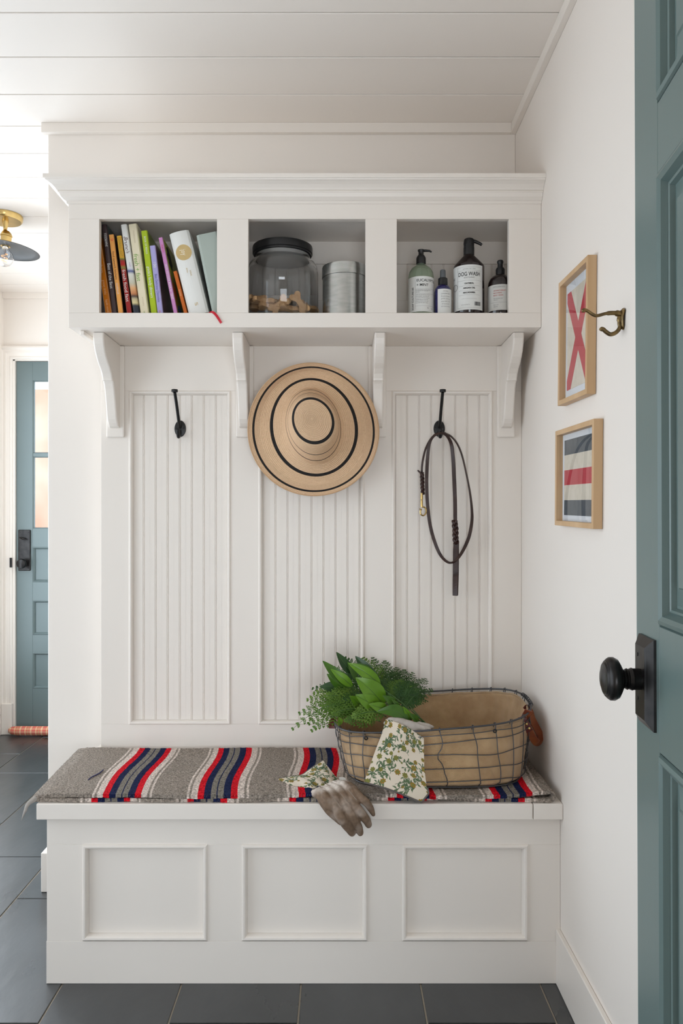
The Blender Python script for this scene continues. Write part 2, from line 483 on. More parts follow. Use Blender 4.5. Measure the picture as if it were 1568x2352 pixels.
for a, b in ((1.796, 2.03), (1.025, 1.692), (.25, .838)):
    dbox('door_panel', US + .004, UE - .004, -.026, -.016, a + .004, b - .004)
    pr = [(0, 0), (.0015, -.003), (.004, .003), (.010, .005), (.016, .001), (.019, -.006), (.021, -.010), (.024, -.007), (.027, -.0085), (.030, -.0155)]
    build('panel_moulding', MB().mitre(US, UE, a, b, pr, lambda p, q, h: TD(p, h, q)), M['door'], d2)
    pf = [(.030, -.0155), (.034, -.0155), (.060, -.009), (.062, -.0065), (.066, -.0065)]
    mb = MB().mitre(US, UE, a, b, pf, lambda p, q, h: TD(p, h, q))
    mb.add([TD(US + .066, -.0065, a + .066), TD(UE - .066, -.0065, a + .066), TD(UE - .066, -.0065, b - .066), TD(US + .066, -.0065, b - .066)], [(0, 1, 2, 3)])
    build('raised_field', mb, M['door'], d2)
# knob plate with wide bevel
pz0, pz1, pu0, pu1 = .864, 1.002, .0260, .1010
mb = MB().mitre(pu0, pu1, pz0, pz1, [(0, 0), (0, .004), (.0115, .0115), (.014, .0135)], lambda p, q, h: TD(p, h, q))
mb.add([TD(pu0 + .014, .0135, pz0 + .014), TD(pu1 - .014, .0135, pz0 + .014), TD(pu1 - .014, .0135, pz1 - .014), TD(pu0 + .014, .0135, pz1 - .014)], [(0, 1, 2, 3)])
plate = build('knob_plate', mb, M['iron'], d2)
KU, KZ = .064, .9365
def TK(x, y, z): return TD(KU + x, z, KZ + y)
build('knob_shank', MB().lathe([(.0165, .013), (.0165, .024), (.0175, .026), (.0165, .028), (.0150, .031), (.0165, .033), (.0155, .035), (.0130, .036)], 36, TK), M['iron'], d2)
build('door_knob', MB().lathe([(.0130, .033), (.0150, .039), (.0230, .043), (.0300, .047), (.0333, .053), (.0330, .059), (.0300, .063), (.0290, .0635), (.0275, .0655), (.0262, .0655), (.0240, .0678), (.0228, .0675), (.0150, .0708), (0, .0725)], 56, TK), M['iron'], d2)
for zz in (.905, .973):
    build('screw', MB().lathe([(.003, .0128), (.003, .0142), (.0015, .0145), (0, .0145)], 12, lambda x, y, z: TD(KU - .012 + x, z, zz + y)), M['black'], d2)

# ================================================================== BENCH
be = root('storage_bench', (-.09, 2.21, 0), 'white painted built-in storage bench with three recessed front panels under the striped rug', 'bench')
BX0, BX1 = -.745, XW - .0005
bx('carcass', (BX0 + .004, BX1, 2.018, YB - .001, 0, .427), M['paint'], be)
PX = ((-.6527, -.3361), (-.2467, .0722), (.1622, .4811)); PZ0, PZ1 = .1113, .3544
bx('rail', (BX0, BX1, 2.0, 2.018, PZ1, .427), M['paint'], be, bevel=.0006)
bx('rail', (BX0 - .001, BX1, 1.9995, 2.018, 0.0, .108), M['paint'], be, bevel=.0006)
for a, b in ((BX0, PX[0][0]), (PX[0][1], PX[1][0]), (PX[1][1], PX[2][0]), (PX[2][1], BX1)):
    bx('stile', (a, b, 2.0, 2.018, .1081, PZ1 - .0001), M['paint'], be, bevel=.0006)
MP = [(-.001, 0), (0, .004), (.003, .0065), (.007, .006), (.010, .002), (.012, -.004), (.013, -.010)]
for a, b in PX:
    bx('panel', (a, b, 2.0105, 2.02, .1085, PZ1), M['paint'], be)
    build('panel_moulding', MB().mitre(a, b, PZ0, PZ1, MP, lambda p, q, h: (p, 2.0 - h, q)), M['paint'], be)
bx('lid', (-.7626, .4885, 1.975, 2.404, .427, .467), M['paint'], be, bevel=.002, seg=2)
bx('end_board', (.4905, BX1, 1.975, 2.404, .427, .467), M['paint'], be, bevel=.002, seg=2)
bx('hinge_rail', (-.7626, BX1, 2.405, YB - .001, .427, .467), M['paint'], be, bevel=.001)

# ================================================================== PANELLING
PAN = ((-.6486, -.3354), (-.2479, .0781), (.1644, .4742)); QZ0, QZ1 = .552, 1.5828
pa = root('beadboard_panelling', (-.09, YP, .467), 'white painted panelling with three tall beadboard panels behind the hat and hooks', 'wall panelling')
YQ = YP + .010
ZU = 1.7215
bx('rail', (-.736, BX1, YP, YP + .02, QZ1, ZU), M['paint'], pa, bevel=.0006)
bx('rail', (-.736, BX1, YP, YP + .02, .468, QZ0), M['paint'], pa, bevel=.0006)
for a, b in ((-.736, PAN[0][0]), (PAN[0][1], PAN[1][0]), (PAN[1][1], PAN[2][0]), (PAN[2][1], BX1)):
    bx('stile', (a, b, YP, YP + .02, QZ0 + .0001, QZ1 - .0001), M['paint'], pa, bevel=.0006)
bx('backing', (-.734, BX1, YP + .02, YB - .001, .468, ZU), M['paint'], pa)
MQ = [(-.001, 0), (0, .003), (.003, .0055), (.007, .0045), (.010, 0), (.012, -.0095)]
BEAD = [(0, 0), (.0160, 0), (.0163, -.0022), (.0168, -.0022), (.0175, -.0004), (.0188, .0002), (.0201, -.0004), (.0208, -.0022), (.0213, -.0022), (.0216, 0), (.0375, 0)]
def beadstrip(parent, xa, xb, xg, z0, z1, y, name='beadboard_strip'):
    """one board whose bead sits at xg, clipped to xa..xb"""
    pts = []
    for u, h in BEAD:
        x = xg - .01875 + u
        pts.append((min(max(x, xa), xb), y - h))
    pts = [p for i, p in enumerate(pts) if i == 0 or p != pts[i - 1]]
    if pts[-1][0] - pts[0][0] < .002: return
    poly = pts + [(pts[-1][0], y + .008), (pts[0][0], y + .008)]
    build(name, MB().extrude_poly(poly, z0, z1, lambda a, b, h: (a, b, h)), M['paint'], parent)
G0 = (-.606, -.1974, .2115)
for (a, b), g in zip(PAN, G0):
    build('panel_moulding', MB().mitre(a, b, QZ0, QZ1, MQ, lambda p, q, h: (p, YP - h, q)), M['paint'], pa)
    for k in range(-2, 9):
        xg = g + .0373 * k
        beadstrip(pa, a + .004, b - .004, xg, QZ0 + .003, QZ1 - .003, YQ)

# ================================================================== CUBBY CABINET
ca = root('cubby_cabinet', (-.09, 2.3, ZU), 'white painted wall cabinet with three open cubbies, crown moulding and curved brackets', 'cabinet')
CX0, CX1 = -.755, XW - .0005
FY = 2.188; FB = 2.208
OP = ((-.6686, -.3404), (-.2528, .0741), (.1617, .4741)); OZ0, OZ1 = 1.7617, 2.0236
CZ0, CZ1 = 1.721, 2.067
bx('frame_rail', (CX0, CX1, FY, FB, CZ0, OZ0), M['paint'], ca, bevel=.0008)
bx('frame_rail', (CX0, CX1, FY, FB, OZ1, CZ1 + .02), M['paint'], ca, bevel=.0008)
for a, b in ((CX0, OP[0][0]), (OP[0][1], OP[1][0]), (OP[1][1], OP[2][0]), (OP[2][1], CX1)):
    bx('frame_stile', (a, b, FY, FB, OZ0 + .0001, OZ1 - .0001), M['paint'], ca, bevel=.0008)
YI = 2.420
bx('bottom_board', (CX0, CX1, FB, YB - .001, ZU, OZ0 - .0003), M['paint'], ca, bevel=.0008)
bx('top_board', (CX0, CX1, FB, YB - .001, 2.043, 2.067), M['paint'], ca)
bx('side_board', (CX0, CX0 + .019, FB, YB - .001, OZ0, 2.043), M['paint'], ca)
bx('side_board', (CX1 - .019, CX1, FB, YI + .02, OZ0, 2.043), M['paint'], ca)
for x in (-.2966, .118):
    bx('divider', (x - .009, x + .009, FB, YI + .003, OZ0, 2.043), M['paint'], ca)
bx('back_rail', (CX0 + .019, CX1 - .019, YI, YI + .012, 1.975, 2.043), M['paint'], ca)
bx('back_rail', (CX0 + .019, CX1 - .019, YI - .003, YI + .012, 1.762, 1.862), M['paint'], ca, bevel=.002)
bx('back_board', (CX0 + .019, CX1 - .019, YI + .014, YB - .001, 1.762, 2.043), M['paint'], ca)
for (a, b), g in zip(((-.735, -.306), (-.287, .109), (.127, .545)), G0):
    for k in range(-3, 12):
        beadstrip(ca, a, b, g + .0373 * k, 1.862, 1.9749, YI + .006, 'beadboard_strip')
bx('side_cleat', (CX0 + .02, CX0 + .032, 2.225, YB - .002, ZU - .012, ZU - .0002), M['paint'], ca, bevel=.0015)
# crown
cp = [(.0, 2.0645), (.0035, 2.0660), (.0040, 2.0715), (.0085, 2.0740), (.0150, 2.0800), (.0180, 2.0870), (.0195, 2.0900), (.0215, 2.0905), (.0225, 2.0925), (.0215, 2.0945), (.0240, 2.0950), (.0270, 2.1000), (.0335, 2.1070), (.0420, 2.1120), (.0470, 2.1140), (.0480, 2.1165), (.0515, 2.1175), (.0520, 2.1190), (.0520, 2.1285), (.045, 2.1285), (-.02, 2.1285)]
def crownpt(i, j):
    p, z = cp[j]
    p *= 1.0
    return ((XW - .0005, FY - p, z), (CX0 - p, FY - p, z), (CX0 - p, YB - .001, z))[i]
mb = MB(); mb.grid(crownpt, 3, len(cp), smooth=False)
mb.add([(XW - .0005, FY + .02, 2.1285), (CX0 + .02, FY + .02, 2.1285), (CX0 + .02, YB - .001, 2.1285), (XW - .0005, YB - .001, 2.1285)], [(0, 1, 2, 3)])
build('crown_moulding', mb, M['paint'], ca, recalc=False)
# brackets
bprof = [(2.2445, 1.7205), (2.2445, 1.705), (2.249, 1.690), (2.258, 1.673), (2.272, 1.657), (2.290, 1.642), (2.310, 1.630), (2.324, 1.618), (2.331, 1.606), (2.333, 1.599), (2.3395, 1.5985), (2.346, 1.592), (2.353, 1.578), (2.359, 1.560), (2.365, 1.540), (2.370, 1.520), (2.374, 1.505), (2.379, 1.490), (2.388, 1.478), (2.398, 1.470), (2.413, 1.466)]
def bracket(xc):
    wv = .0155; ch = .004
    sects = [(-wv, ch), (-wv + .0012, .0015), (-wv + ch, 0), (wv - ch, 0), (wv - .0012, .0015), (wv, ch)]
    mb = MB()
    n = len(bprof)
    def fn(i, j):
        y, z = bprof[j]
        return (xc + sects[i][0], y + sects[i][1], z)
    mb.grid(fn, 6, n, smooth=False)
    for s_, c in ((-1, 0), (1, 5)):      # flat cheeks
        L_ = [(xc + s_ * wv, y + ch, z) for y, z in bprof] + [(xc + s_ * wv, 2.4135, 1.466), (xc + s_ * wv, 2.4135, 1.7205)]
        nn = len(bprof)
        vs_ = [(xc + s_ * wv, y + ch, z) for y, z in bprof] + [(xc + s_ * wv, 2.4175, z) for y, z in bprof]
        mb.add(vs_, [(i, i + 1, nn + i + 1, nn + i) for i in range(nn - 1)])
    mb.add([(xc - wv, bprof[-1][0], 1.466), (xc + wv, bprof[-1][0], 1.466), (xc + wv, 2.418, 1.466), (xc - wv, 2.418, 1.466)], [(0, 1, 2, 3)])
    b = build('bracket', mb, M['paint'], ca, recalc=False)
    pw = .0275
    build('bracket_plate', MB().box(xc - pw, xc + pw, 2.413, YP, 1.4385, 1.7205), M['paint'], b, bevel=.004, seg=2)
for xc in (-.689, -.290, .118, .515): bracket(xc)

# ================================================================== COAT HOOKS
def coat_hook(x, z, label):
    r = root('coat_hook', (x, YQ, z), label, 'hook', 'black coat hooks on the panelling')
    Yb = YQ
    build('oval_base', MB().lathe([(.0175, 0), (.0178, .002), (.0165, .0045), (.010, .0060), (0, .0066)], 36, lambda a, b, c: (x + a, Yb - c, z + b * 1.45)), M['black'], r)
    build('long_prong', MB().tube(spline([(x, Yb - .004, z + .004), (x, Yb - .022, z + .020), (x, Yb - .045, z + .052), (x, Yb - .068, z + .083), (x, Yb - .084, z + .101)], 6), [.0058, .0058] + [.0048] * 23, 10), M['black'], r)
    build('button_tip', MB().lathe([(.009, 0), (.0095, .001), (.0095, .007), (.009, .008)], 24, lambda a, b, c: (x + a, Yb - .084 + b, z + .100 + c)), M['black'], r)
    build('short_prong', MB().tube(spline([(x, Yb - .003, z - .006), (x, Yb - .014, z - .022), (x, Yb - .028, z - .028), (x, Yb - .036, z - .018), (x, Yb - .038, z - .004)], 6), [.0052] * 20 + [.0058, .0066, .007, .0066, .005], 10), M['black'], r)
    for s_ in (-1, 1):
        build('screw', MB().lathe([(.0026, 0), (.0026, .0012), (0, .0015)], 10, lambda a, b, c: (x + s_ * .0115 + a, Yb - .0048 - c, z + b)), M['iron'], r)
    return r
coat_hook(-.4925, 1.467, 'empty black metal coat hook on the left beadboard panel')
coat_hook(-.082, 1.43, 'black coat hook hidden behind the straw hat')
coat_hook(.3115, 1.467, 'black metal coat hook holding the leather leash')

# ================================================================== STRAW HAT
straw = mat('straw', (.56, .36, .20), .75)
N, L, p = nodes(straw)
uvn = N.new('ShaderNodeUVMap'); uvn.uv_map = 'UVMap'
sp = N.new('ShaderNodeSeparateXYZ'); L.new(uvn.outputs[0], sp.inputs[0])
rp = N.new('ShaderNodeValToRGB'); rp.color_ramp.interpolation = 'CONSTANT'
tan_, blk = (.82, .575, .37, 1), (.012, .010, .010, 1)
# v runs 0..10 in ring numbers (scaled to 0..1)
stops = [(0, tan_), (.198, blk), (.234, tan_), (.398, blk), (.405, tan_), (.462, blk), (.469, tan_), (.636, blk), (.668, tan_), (.898, blk), (.934, tan_)]
rp.color_ramp.elements[0].position = 0; rp.color_ramp.elements[0].color = tan_
rp.color_ramp.elements[1].position = stops[1][0]; rp.color_ramp.elements[1].color = stops[1][1]
for s_ in stops[2:]:
    e = rp.color_ramp.elements.new(s_[0]); e.color = s_[1]
L.new(sp.outputs['Y'], rp.inputs[0])
def mth(op, a, b=None):
    n = N.new('ShaderNodeMath'); n.operation = op
    for k, v in ((0, a), (1, b)):
        if v is None: continue
        if isinstance(v, (int, float)): n.inputs[k].default_value = v
        else: L.new(v, n.inputs[k])
    return n.outputs[0]
wv_ = mth('SINE', mth('MULTIPLY', sp.outputs['Y'], 2 * pi * 56))
wu_ = mth('SINE', mth('MULTIPLY', sp.outputs['X'], 2 * pi * 240))
hh = mth('ADD', wv_, mth('MULTIPLY', mth('MULTIPLY', wu_, wv_), .6))
nz = N.new('ShaderNodeTexNoise'); nz.inputs['Scale'].default_value = 260
tcn = N.new('ShaderNodeTexCoord'); L.new(tcn.outputs['Object'], nz.inputs['Vector'])
mx = N.new('ShaderNodeMix'); mx.data_type = 'RGBA'; mx.blend_type = 'MULTIPLY'
fac = mth('MULTIPLY', mth('ADD', mth('MULTIPLY', hh, -.20), nz.outputs[0]), .5)
L.new(fac, mx.inputs['Factor']); L.new(rp.outputs[0], mx.inputs['A']); mx.inputs['B'].default_value = (.60, .47, .36, 1)
L.new(mx.outputs['Result'], p.inputs['Base Color'])
bm_ = N.new('ShaderNodeBump'); bm_.inputs['Strength'].default_value = .6; bm_.inputs['Distance'].default_value = .0012
L.new(hh, bm_.inputs['Height']); L.new(bm_.outputs[0], p.inputs['Normal'])
# rings (centre px, radii px, rotation deg, depth Y, v)
HR = [
    (716, 963, 1.5, 2, -22, 2.262, 0.0),
    (716.5, 964, 22, 27, -24, 2.2615, .10),
    (718.5, 966, 45, 52, -24, 2.266, .215),
    (719, 969, 52, 61, -20, 2.276, .28),
    (719, 974, 57, 71, -15, 2.305, .402),
    (719, 977, 61, 81, -12, 2.335, .465),
    (720, 979, 68, 90, -10, 2.356, .53),
    (720.5, 981.5, 95, 111, -10, 2.370, .65),
    (720, 984, 122, 133, -8, 2.368, .78),
    (719.5, 986.5, 136.5, 144, -8, 2.362, .918),
    (719, 987, 148.5, 154, -8, 2.355, 1.0),
]
hat = root('straw_hat', (-.08, 2.40, 1.26), 'wide-brimmed natural straw sun hat with thin black rings hanging on the middle panel', 'hat')
HS = 120
rings = []
def hring(t):     # t in ring units, smooth
    return t
HRf = []
for i in range(len(HR) - 1):
    for k in range(5):
        t = k / 5
        HRf.append(tuple(lerp(HR[i][q], HR[i + 1][q], t) for q in range(7)))
HRf.append(HR[-1])
# smooth the depth profile
ys_ = [h[5] for h in HRf]
for _ in range(3):
    ys_ = [ys_[0]] + [(ys_[i - 1] + 2 * ys_[i] + ys_[i + 1]) / 4 for i in range(1, len(ys_) - 1)] + [ys_[-1]]
for i, h in enumerate(HRf):
    cx, cy, rx, ry, rot, _, v = h; Y = ys_[i]; a = radians(rot); ring = []
    for k in range(HS + 1):
        th = 2 * pi * k / HS
        ex = rx * cos(th); ey = ry * sin(th)
        # gentle egg shape, flatter top left
        g = 1 + .012 * sin(2 * th + .8) * (v > .5) + .006 * sin(3 * th)
        px_ = cx + (ex * cos(a) - ey * sin(a)) * g; py_ = cy + (ex * sin(a) + ey * cos(a)) * g
        wob = .010 * max(0, v - .5) * 2 * sin(2 * th + 2.4) * .9 + .022 * max(0, v - .5) * 2 * sin(th)
        ring.append(W(px_, py_, Y + wob))
    rings.append((ring, v))
mb = MB(); n_ = len(rings)
mb.grid(lambda i, j: rings[j][0][i], HS, n_, closeu=True)
mb.uv = {j * HS + i: (min(i, HS - i) / HS, rings[j][1]) for j in range(n_) for i in range(HS)}
mb.f.append(tuple(range(HS))[::-1]); mb.mi.append(0); mb.sm.append(True)
build('straw_body', mb, straw, hat, solid=.0022, recalc=False)
build('brim_edge', MB().tube(rings[-1][0][:-1], .0017, 6, closed=True), mat('straw_edge', (.55, .35, .2), .8, bump=(900, .4, .0005)), hat)

# ================================================================== LEASH
ls = root('dog_leash', (.31, 2.40, 1.06), 'dark brown leather dog leash with brass clip looped over the right coat hook', 'leash')
def LZ(pts, yy):
    out = []
    for i, q in enumerate(pts):
        y = yy if isinstance(yy, (int, float)) else yy[i]
        out.append(W(900 + q[0] * .2295, 860 + q[1] * .2295, y))
    return out
def ribbon(path, widths, thick, n=8, mi=0, turn=None):
    """flat strap: widths full width in metres seen from the front, turned edge-on where narrow"""
    sp_ = spline(path, n); m_ = len(sp_); widths = [q * 1.08 for q in widths]
    ws = [interp(np.linspace(0, 1, len(widths)), widths, i / (m_ - 1)) for i in range(m_)]
    mb = MB(); rings = []
    for i in range(m_):
        a = sp_[max(i - 1, 0)]; b = sp_[min(i + 1, m_ - 1)]
        t = (b - a).normalized()
        side = t.cross(Vector((0, -1, 0))).normalized()
        full = max(widths)
        ratio = min(1, ws[i] / full); ang = math.acos(ratio) if ratio < 1 else 0
        s2 = (side * cos(ang) + Vector((0, 1, 0)) * sin(ang)) * (full / 2)
        nn = t.cross(s2).normalized() * (thick / 2)
        rings.append([sp_[i] - s2 - nn, sp_[i] + s2 - nn, sp_[i] + s2 + nn, sp_[i] - s2 + nn])
    o = mb.grid(lambda k, j: rings[j][k], 4, m_, closeu=True, smooth=False)
    mb.f += [(o, o + 1, o + 2, o + 3), tuple(o + (m_ - 1) * 4 + k for k in (3, 2, 1, 0))]; mb.mi += [0, 0]; mb.sm += [False, False]
    return mb
build('strap', ribbon(LZ([(500, 588), (455, 592), (420, 610), (375, 665), (335, 750), (312, 840), (300, 920), (298, 985)], [2.395, 2.388, 2.39, 2.405, 2.41, 2.412, 2.412, 2.412]), [.006, .005, .0045, .0045, .005, .005], .0032), M['leather'], ls, bevel=.0008)
build('strap', ribbon(LZ([(540, 588), (470, 590), (410, 625), (372, 700), (355, 850), (347, 1050), (352, 1250), (375, 1470), (415, 1640), (480, 1800), (560, 1880), (630, 1868), (700, 1780), (765, 1640), (795, 1500), (800, 1380), (782, 1200), (745, 1000), (700, 810), (650, 690), (590, 620), (530, 588)], [2.386] * 3 + [2.40, 2.405, 2.405, 2.405, 2.405, 2.40, 2.395, 2.39, 2.39, 2.392, 2.398, 2.40, 2.405, 2.41, 2.412, 2.41, 2.40, 2.392, 2.388]),
      [.005, .005, .006, .0075, .009, .0095, .0095, .0095, .0085, .0065, .0045, .008, .0095, .0095, .0085, .006, .0045, .0045, .0045, .0045, .0045], .0032), M['leather'], ls, bevel=.0008)
build('strap', ribbon(LZ([(470, 588), (520, 592), (565, 635), (597, 715), (612, 860), (622, 1050), (630, 1250), (632, 1465)], [2.384, 2.382, 2.388, 2.398, 2.40, 2.40, 2.40, 2.398]), [.0045, .0045, .006, .0085, .0095, .0105, .0110, .0110], .0032), M['leather'], ls, bevel=.0008)
def braid(p0, p1, r, turns, rr, name='braid'):
    r *= 1.15; rr *= 1.12
    mb = MB(); p0 = Vector(p0); p1 = Vector(p1)
    for k in range(3):
        pts = []
        for i in range(40):
            t = i / 39; a = 2 * pi * (t * turns + k / 3)
            q = p0.lerp(p1, t)
            pts.append(q + Vector((sin(a) * r, -.0 + sin(2 * a) * r * .55, 0)))
        mb.tube(pts, rr, 7, flat=.7)
    return build(name, mb, M['leather'], ls, kind=None)
a_, b_ = LZ([(300, 980), (308, 1200)], 2.408); braid(a_, b_, .0032, 2.0, .0034)
a_, b_ = LZ([(628, 1462), (640, 1695)], 2.394); braid(a_, b_, .0048, 1.7, .0046)
build('lace_end', MB().tube(LZ([(255, 960), (275, 975), (300, 1005), (312, 1030)], 2.404), [.0022, .0026, .0028, .0022], 7), M['leather'], ls)
build('handle', ribbon(LZ([(640, 1690), (636, 1800), (634, 2000), (631, 2215)], 2.396), [.0135, .0145, .015, .0125], .0034), M['leather'], ls, bevel=.0008)
build('handle', ribbon(LZ([(645, 1690), (644, 1800), (642, 2000), (637, 2210)], 2.401), [.0125, .014, .0145, .012], .0034), M['leather'], ls, bevel=.0008)
sn = LZ([(297, 1188), (297, 1250), (297, 1262), (298, 1330)], 2.404)
sw = build('snap_clip', MB().tube([sn[0], sn[1], sn[1], sn[2], sn[3]], [.0038, .0044, .0030, .0038, .0038], 12), M['brass'], ls, label='brass bolt snap')
build('snap_hook', MB().tube(spline(LZ([(300, 1328), (325, 1330), (340, 1352), (338, 1390), (315, 1412), (290, 1402), (284, 1370), (294, 1345)], 2.404), 5), .0024, 8), M['brass'], ls)
build('snap_thumb', MB().tube(LZ([(273, 1345), (296, 1352)], 2.401), [.0015, .0018], 8), M['brass'], ls)

# ================================================================== WALL HOOK (brass, right wall)
wh = root('brass_hook', (XW, 1.555, 1.58), 'aged brass double hook on the right wall beside the upper picture', 'hook')
def TH(px, py, Y=1.555): return W(px, py, Y)
build('hook_plate', MB().tube([(XW - .001, 1.555, 1.6015), (XW - .003, 1.555, 1.597), (XW - .005, 1.555, 1.582), (XW - .004, 1.555, 1.566), (XW - .001, 1.555, 1.560)], [.006, .013, .010, .009, .003], 14, flat=.30, up=(1, 0, 0)), M['oldbrass'], wh)
build('upper_prong', MB().tube(spline([TH(1426, 722), TH(1412, 719), TH(1392, 720), TH(1372, 725), TH(1362, 723), TH(1350, 715), TH(1342, 712), TH(1336, 716)], 5), [.0062] * 5 + [.0045] * 5 + [.0034] * 20 + [.0040] * 4 + [.0036, .002], 10), M['oldbrass'], wh)
build('lower_prong', MB().tube(spline([TH(1424, 728), TH(1422, 742), TH(1423, 752), TH(1415, 763), TH(1402, 768), TH(1391, 762), TH(1384, 756), TH(1376, 757)], 5), [.006] * 4 + [.0042] * 27 + [.0045, .0046, .004, .0028, .0015], 10), M['oldbrass'], wh)

# ================================================================== PICTURES on right wall
def picture(yc, zc, wy, hz, rot, label, kind_):
    r = root('framed_print', (XW, yc, zc - hz / 2), label, 'picture frame', 'maple framed prints on the right wall')
    a = radians(rot)
    def T(u, v, h):      # u along the wall away from camera, v up, h out from wall
        uu = u * cos(a) - v * sin(a); vv = u * sin(a) + v * cos(a)
        return (XW - .001 - h, yc + uu, zc + vv)
    mb = MB().mitre(-wy / 2, wy / 2, -hz / 2, hz / 2, [(0, 0), (0, .020), (.012, .020), (.012, .002)], T)
    build('frame', mb, M['maple'], r, bevel=.0006)
    iw, ih = wy / 2 - .012, hz / 2 - .012
    build('mat_board', MB().box(-iw, iw, -ih, ih, .002, .004, T=lambda x, y, z: T(x, y, z)), mat('mat_board', (.66, .69, .73), .8), r)
    cream = mat('cream_paper', (.66, .60, .50), .85, vary=(60, (.60, .54, .44)))
    red = mat('red_print', (.46, .035, .05), .8); navy = mat('navy_print', (.055, .07, .085), .8, vary=(80, (.08, .095, .11)))
    def slab(name, pts, h0, h1, m):
        build(name, MB().extrude_poly(pts, h0, h1, T), m, r)
    if kind_ == 'cross':
        pw, ph = iw - .014, ih - .022
        slab('paper', [(-pw, -ph), (pw, -ph), (pw, ph), (-pw, ph)], .0040, .0046, cream)
        t = .029
        slab('red_stripe', [(-pw, -ph), (-pw + t, -ph), (pw, ph - t * .8), (pw, ph), (pw - t, ph), (-pw, -ph + t * .8)], .0046, .0050, red)
        slab('red_stripe', [(pw, -ph), (pw, -ph + t * .8), (-pw + t, ph), (-pw, ph), (-pw, ph - t * .8), (pw - t, -ph)], .0046, .0051, red)
    else:
        pw, ph = iw - .016, ih - .014
        hs = 2 * ph / 5
        for i, m_ in enumerate((navy, cream, red, cream, navy)):
            slab(('navy_stripe', 'cream_stripe', 'red_stripe', 'cream_stripe', 'navy_stripe')[i], [(-pw, -ph + hs * i), (pw, -ph + hs * i), (pw, -ph + hs * (i + 1)), (-pw, -ph + hs * (i + 1))], .0040, .0046, m_)
    build('glass_pane', MB().box(-iw, iw, -ih, ih, .010, .012, T=lambda x, y, z: T(x, y, z)), M['pane'], r)
picture(1.832, 1.6145, .228, .303, 1.6, 'maple framed print with a red cross on cream, upper of the two pictures', 'cross')
picture(1.825, 1.2845, .298, .236, 1.3, 'maple framed print with navy, cream and red stripes, lower of the two pictures', 'stripes')

# ================================================================== CEILING LAMP
lx, ly = W(10, 0, 3.25).x, 3.25
lampr = root('ceiling_lamp', (lx, ly, 2.20), 'brass ceiling lamp with dark-lined dish shade and clear globe bulb in the hall', 'lamp')
build('canopy', MB().lathe([(.066, ZC - .024), (.072, ZC - .018), (.073, ZC - .001)], 48, lambda a, b, c: (lx + a, ly + b, c)), M['brass'], lampr)
build('stem', MB().lathe([(.014, 2.425), (.012, 2.41), (.008, 2.395), (.007, 2.388), (.009, 2.384), (.013, 2.380), (.014, 2.374)], 24, lambda a, b, c: (lx + .004 + a, ly + b, c)), M['brass'], lampr)
tl = radians(5)
def TL_(a, b, c):      # tilted lamp head, c measured from rim plane
    x = a * cos(tl) + c * sin(tl); z = -a * sin(tl) + c * cos(tl)
    return (lx + .003 + x, ly + b, 2.305 + z)
build('socket', MB().lathe([(.010, .078), (.019, .070), (.024, .060), (.024, .056), (.022, .054), (.021, .032), (.020, .014)], 28, TL_), M['brass'], lampr)
dark = mat('dark_shade_lining', (.035, .04, .045), .35)
build('shade', MB().lathe([(.018, .019), (.040, .018), (.080, .0135), (.115, .007), (.134, .0), (.1365, -.001)], 56, TL_, cap=False), M['brass'], lampr, recalc=False)
build('shade_lining', MB().lathe([(.002, .0155), (.040, .0150), (.080, .0105), (.115, .0045), (.133, -.0022), (.1362, -.0012)], 56, TL_, cap=False), dark, lampr, recalc=False)
bl = build('bulb', MB().lathe([(.012, .012), (.013, .004), (.020, -.003), (.032, -.016), (.037, -.032), (.034, -.047), (.024, -.060), (.010, -.067), (0, -.068)], 36, TL_, cap=False), M['glass'], lampr, solid=.0012)
fil = mat('filament', (.8, .35, .15), .5, emit=((1, .38, .14), 1.6))
fp = [TL_(.012 * sin(t * 1.3), .004 * cos(t), -.014 - .0035 * t) for t in [i * .35 for i in range(32)]]
build('filament', MB().tube(fp, .0009, 6), fil, lampr)

# ================================================================== DRAFT STOPPER
pl = mat('red_plaid', (.5, .1, .08), .9, bump=(600, .3, .0006))
N, L, p = nodes(pl)
tcn = N.new('ShaderNodeTexCoord'); spx = N.new('ShaderNodeSeparateXYZ'); L.new(tcn.outputs['Object'], spx.inputs[0])
def stripe_ramp(src, scale, stops):
    a = N.new('ShaderNodeMath'); a.operation = 'MULTIPLY'; a.inputs[1].default_value = scale; L.new(src, a.inputs[0])
    b = N.new('ShaderNodeMath'); b.operation = 'FRACT'; L.new(a.outputs[0], b.inputs[0])
    r = N.new('ShaderNodeValToRGB'); r.color_ramp.interpolation = 'CONSTANT'
    r.color_ramp.elements[0].position = stops[0][0]; r.color_ramp.elements[0].color = lin(stops[0][1])
    r.color_ramp.elements[1].position = stops[1][0]; r.color_ramp.elements[1].color = lin(stops[1][1])
    for s_ in stops[2:]:
        e = r.color_ramp.elements.new(s_[0]); e.color = lin(s_[1])
    L.new(b.outputs[0], r.inputs[0]); return r.outputs[0]
s1 = stripe_ramp(spx.outputs[0], 17, [(0, (205, 96, 84)), (.35, (224, 205, 150)), (.45, (205, 100, 84)), (.6, (170, 160, 90)), (.68, (205, 110, 90)), (.85, (225, 205, 160))])
s2 = stripe_ramp(spx.outputs[2], 33, [(0, (214, 110, 96)), (.3, (226, 208, 165)), (.42, (212, 120, 104)), (.7, (222, 170, 145))])
mx = N.new('ShaderNodeMix'); mx.data_type = 'RGBA'; mx.inputs['Factor'].default_value = .5
L.new(s1, mx.inputs['A']); L.new(s2, mx.inputs['B']); L.new(mx.outputs['Result'], p.inputs['Base Color'])
dp = [(-1.815, 4.315, .028), (-1.80, 4.315, .027), (-1.77, 4.314, .026), (-1.5, 4.312, .025), (-1.3, 4.313, .026), (-.99, 4.315, .026), (-.96, 4.315, .026)]
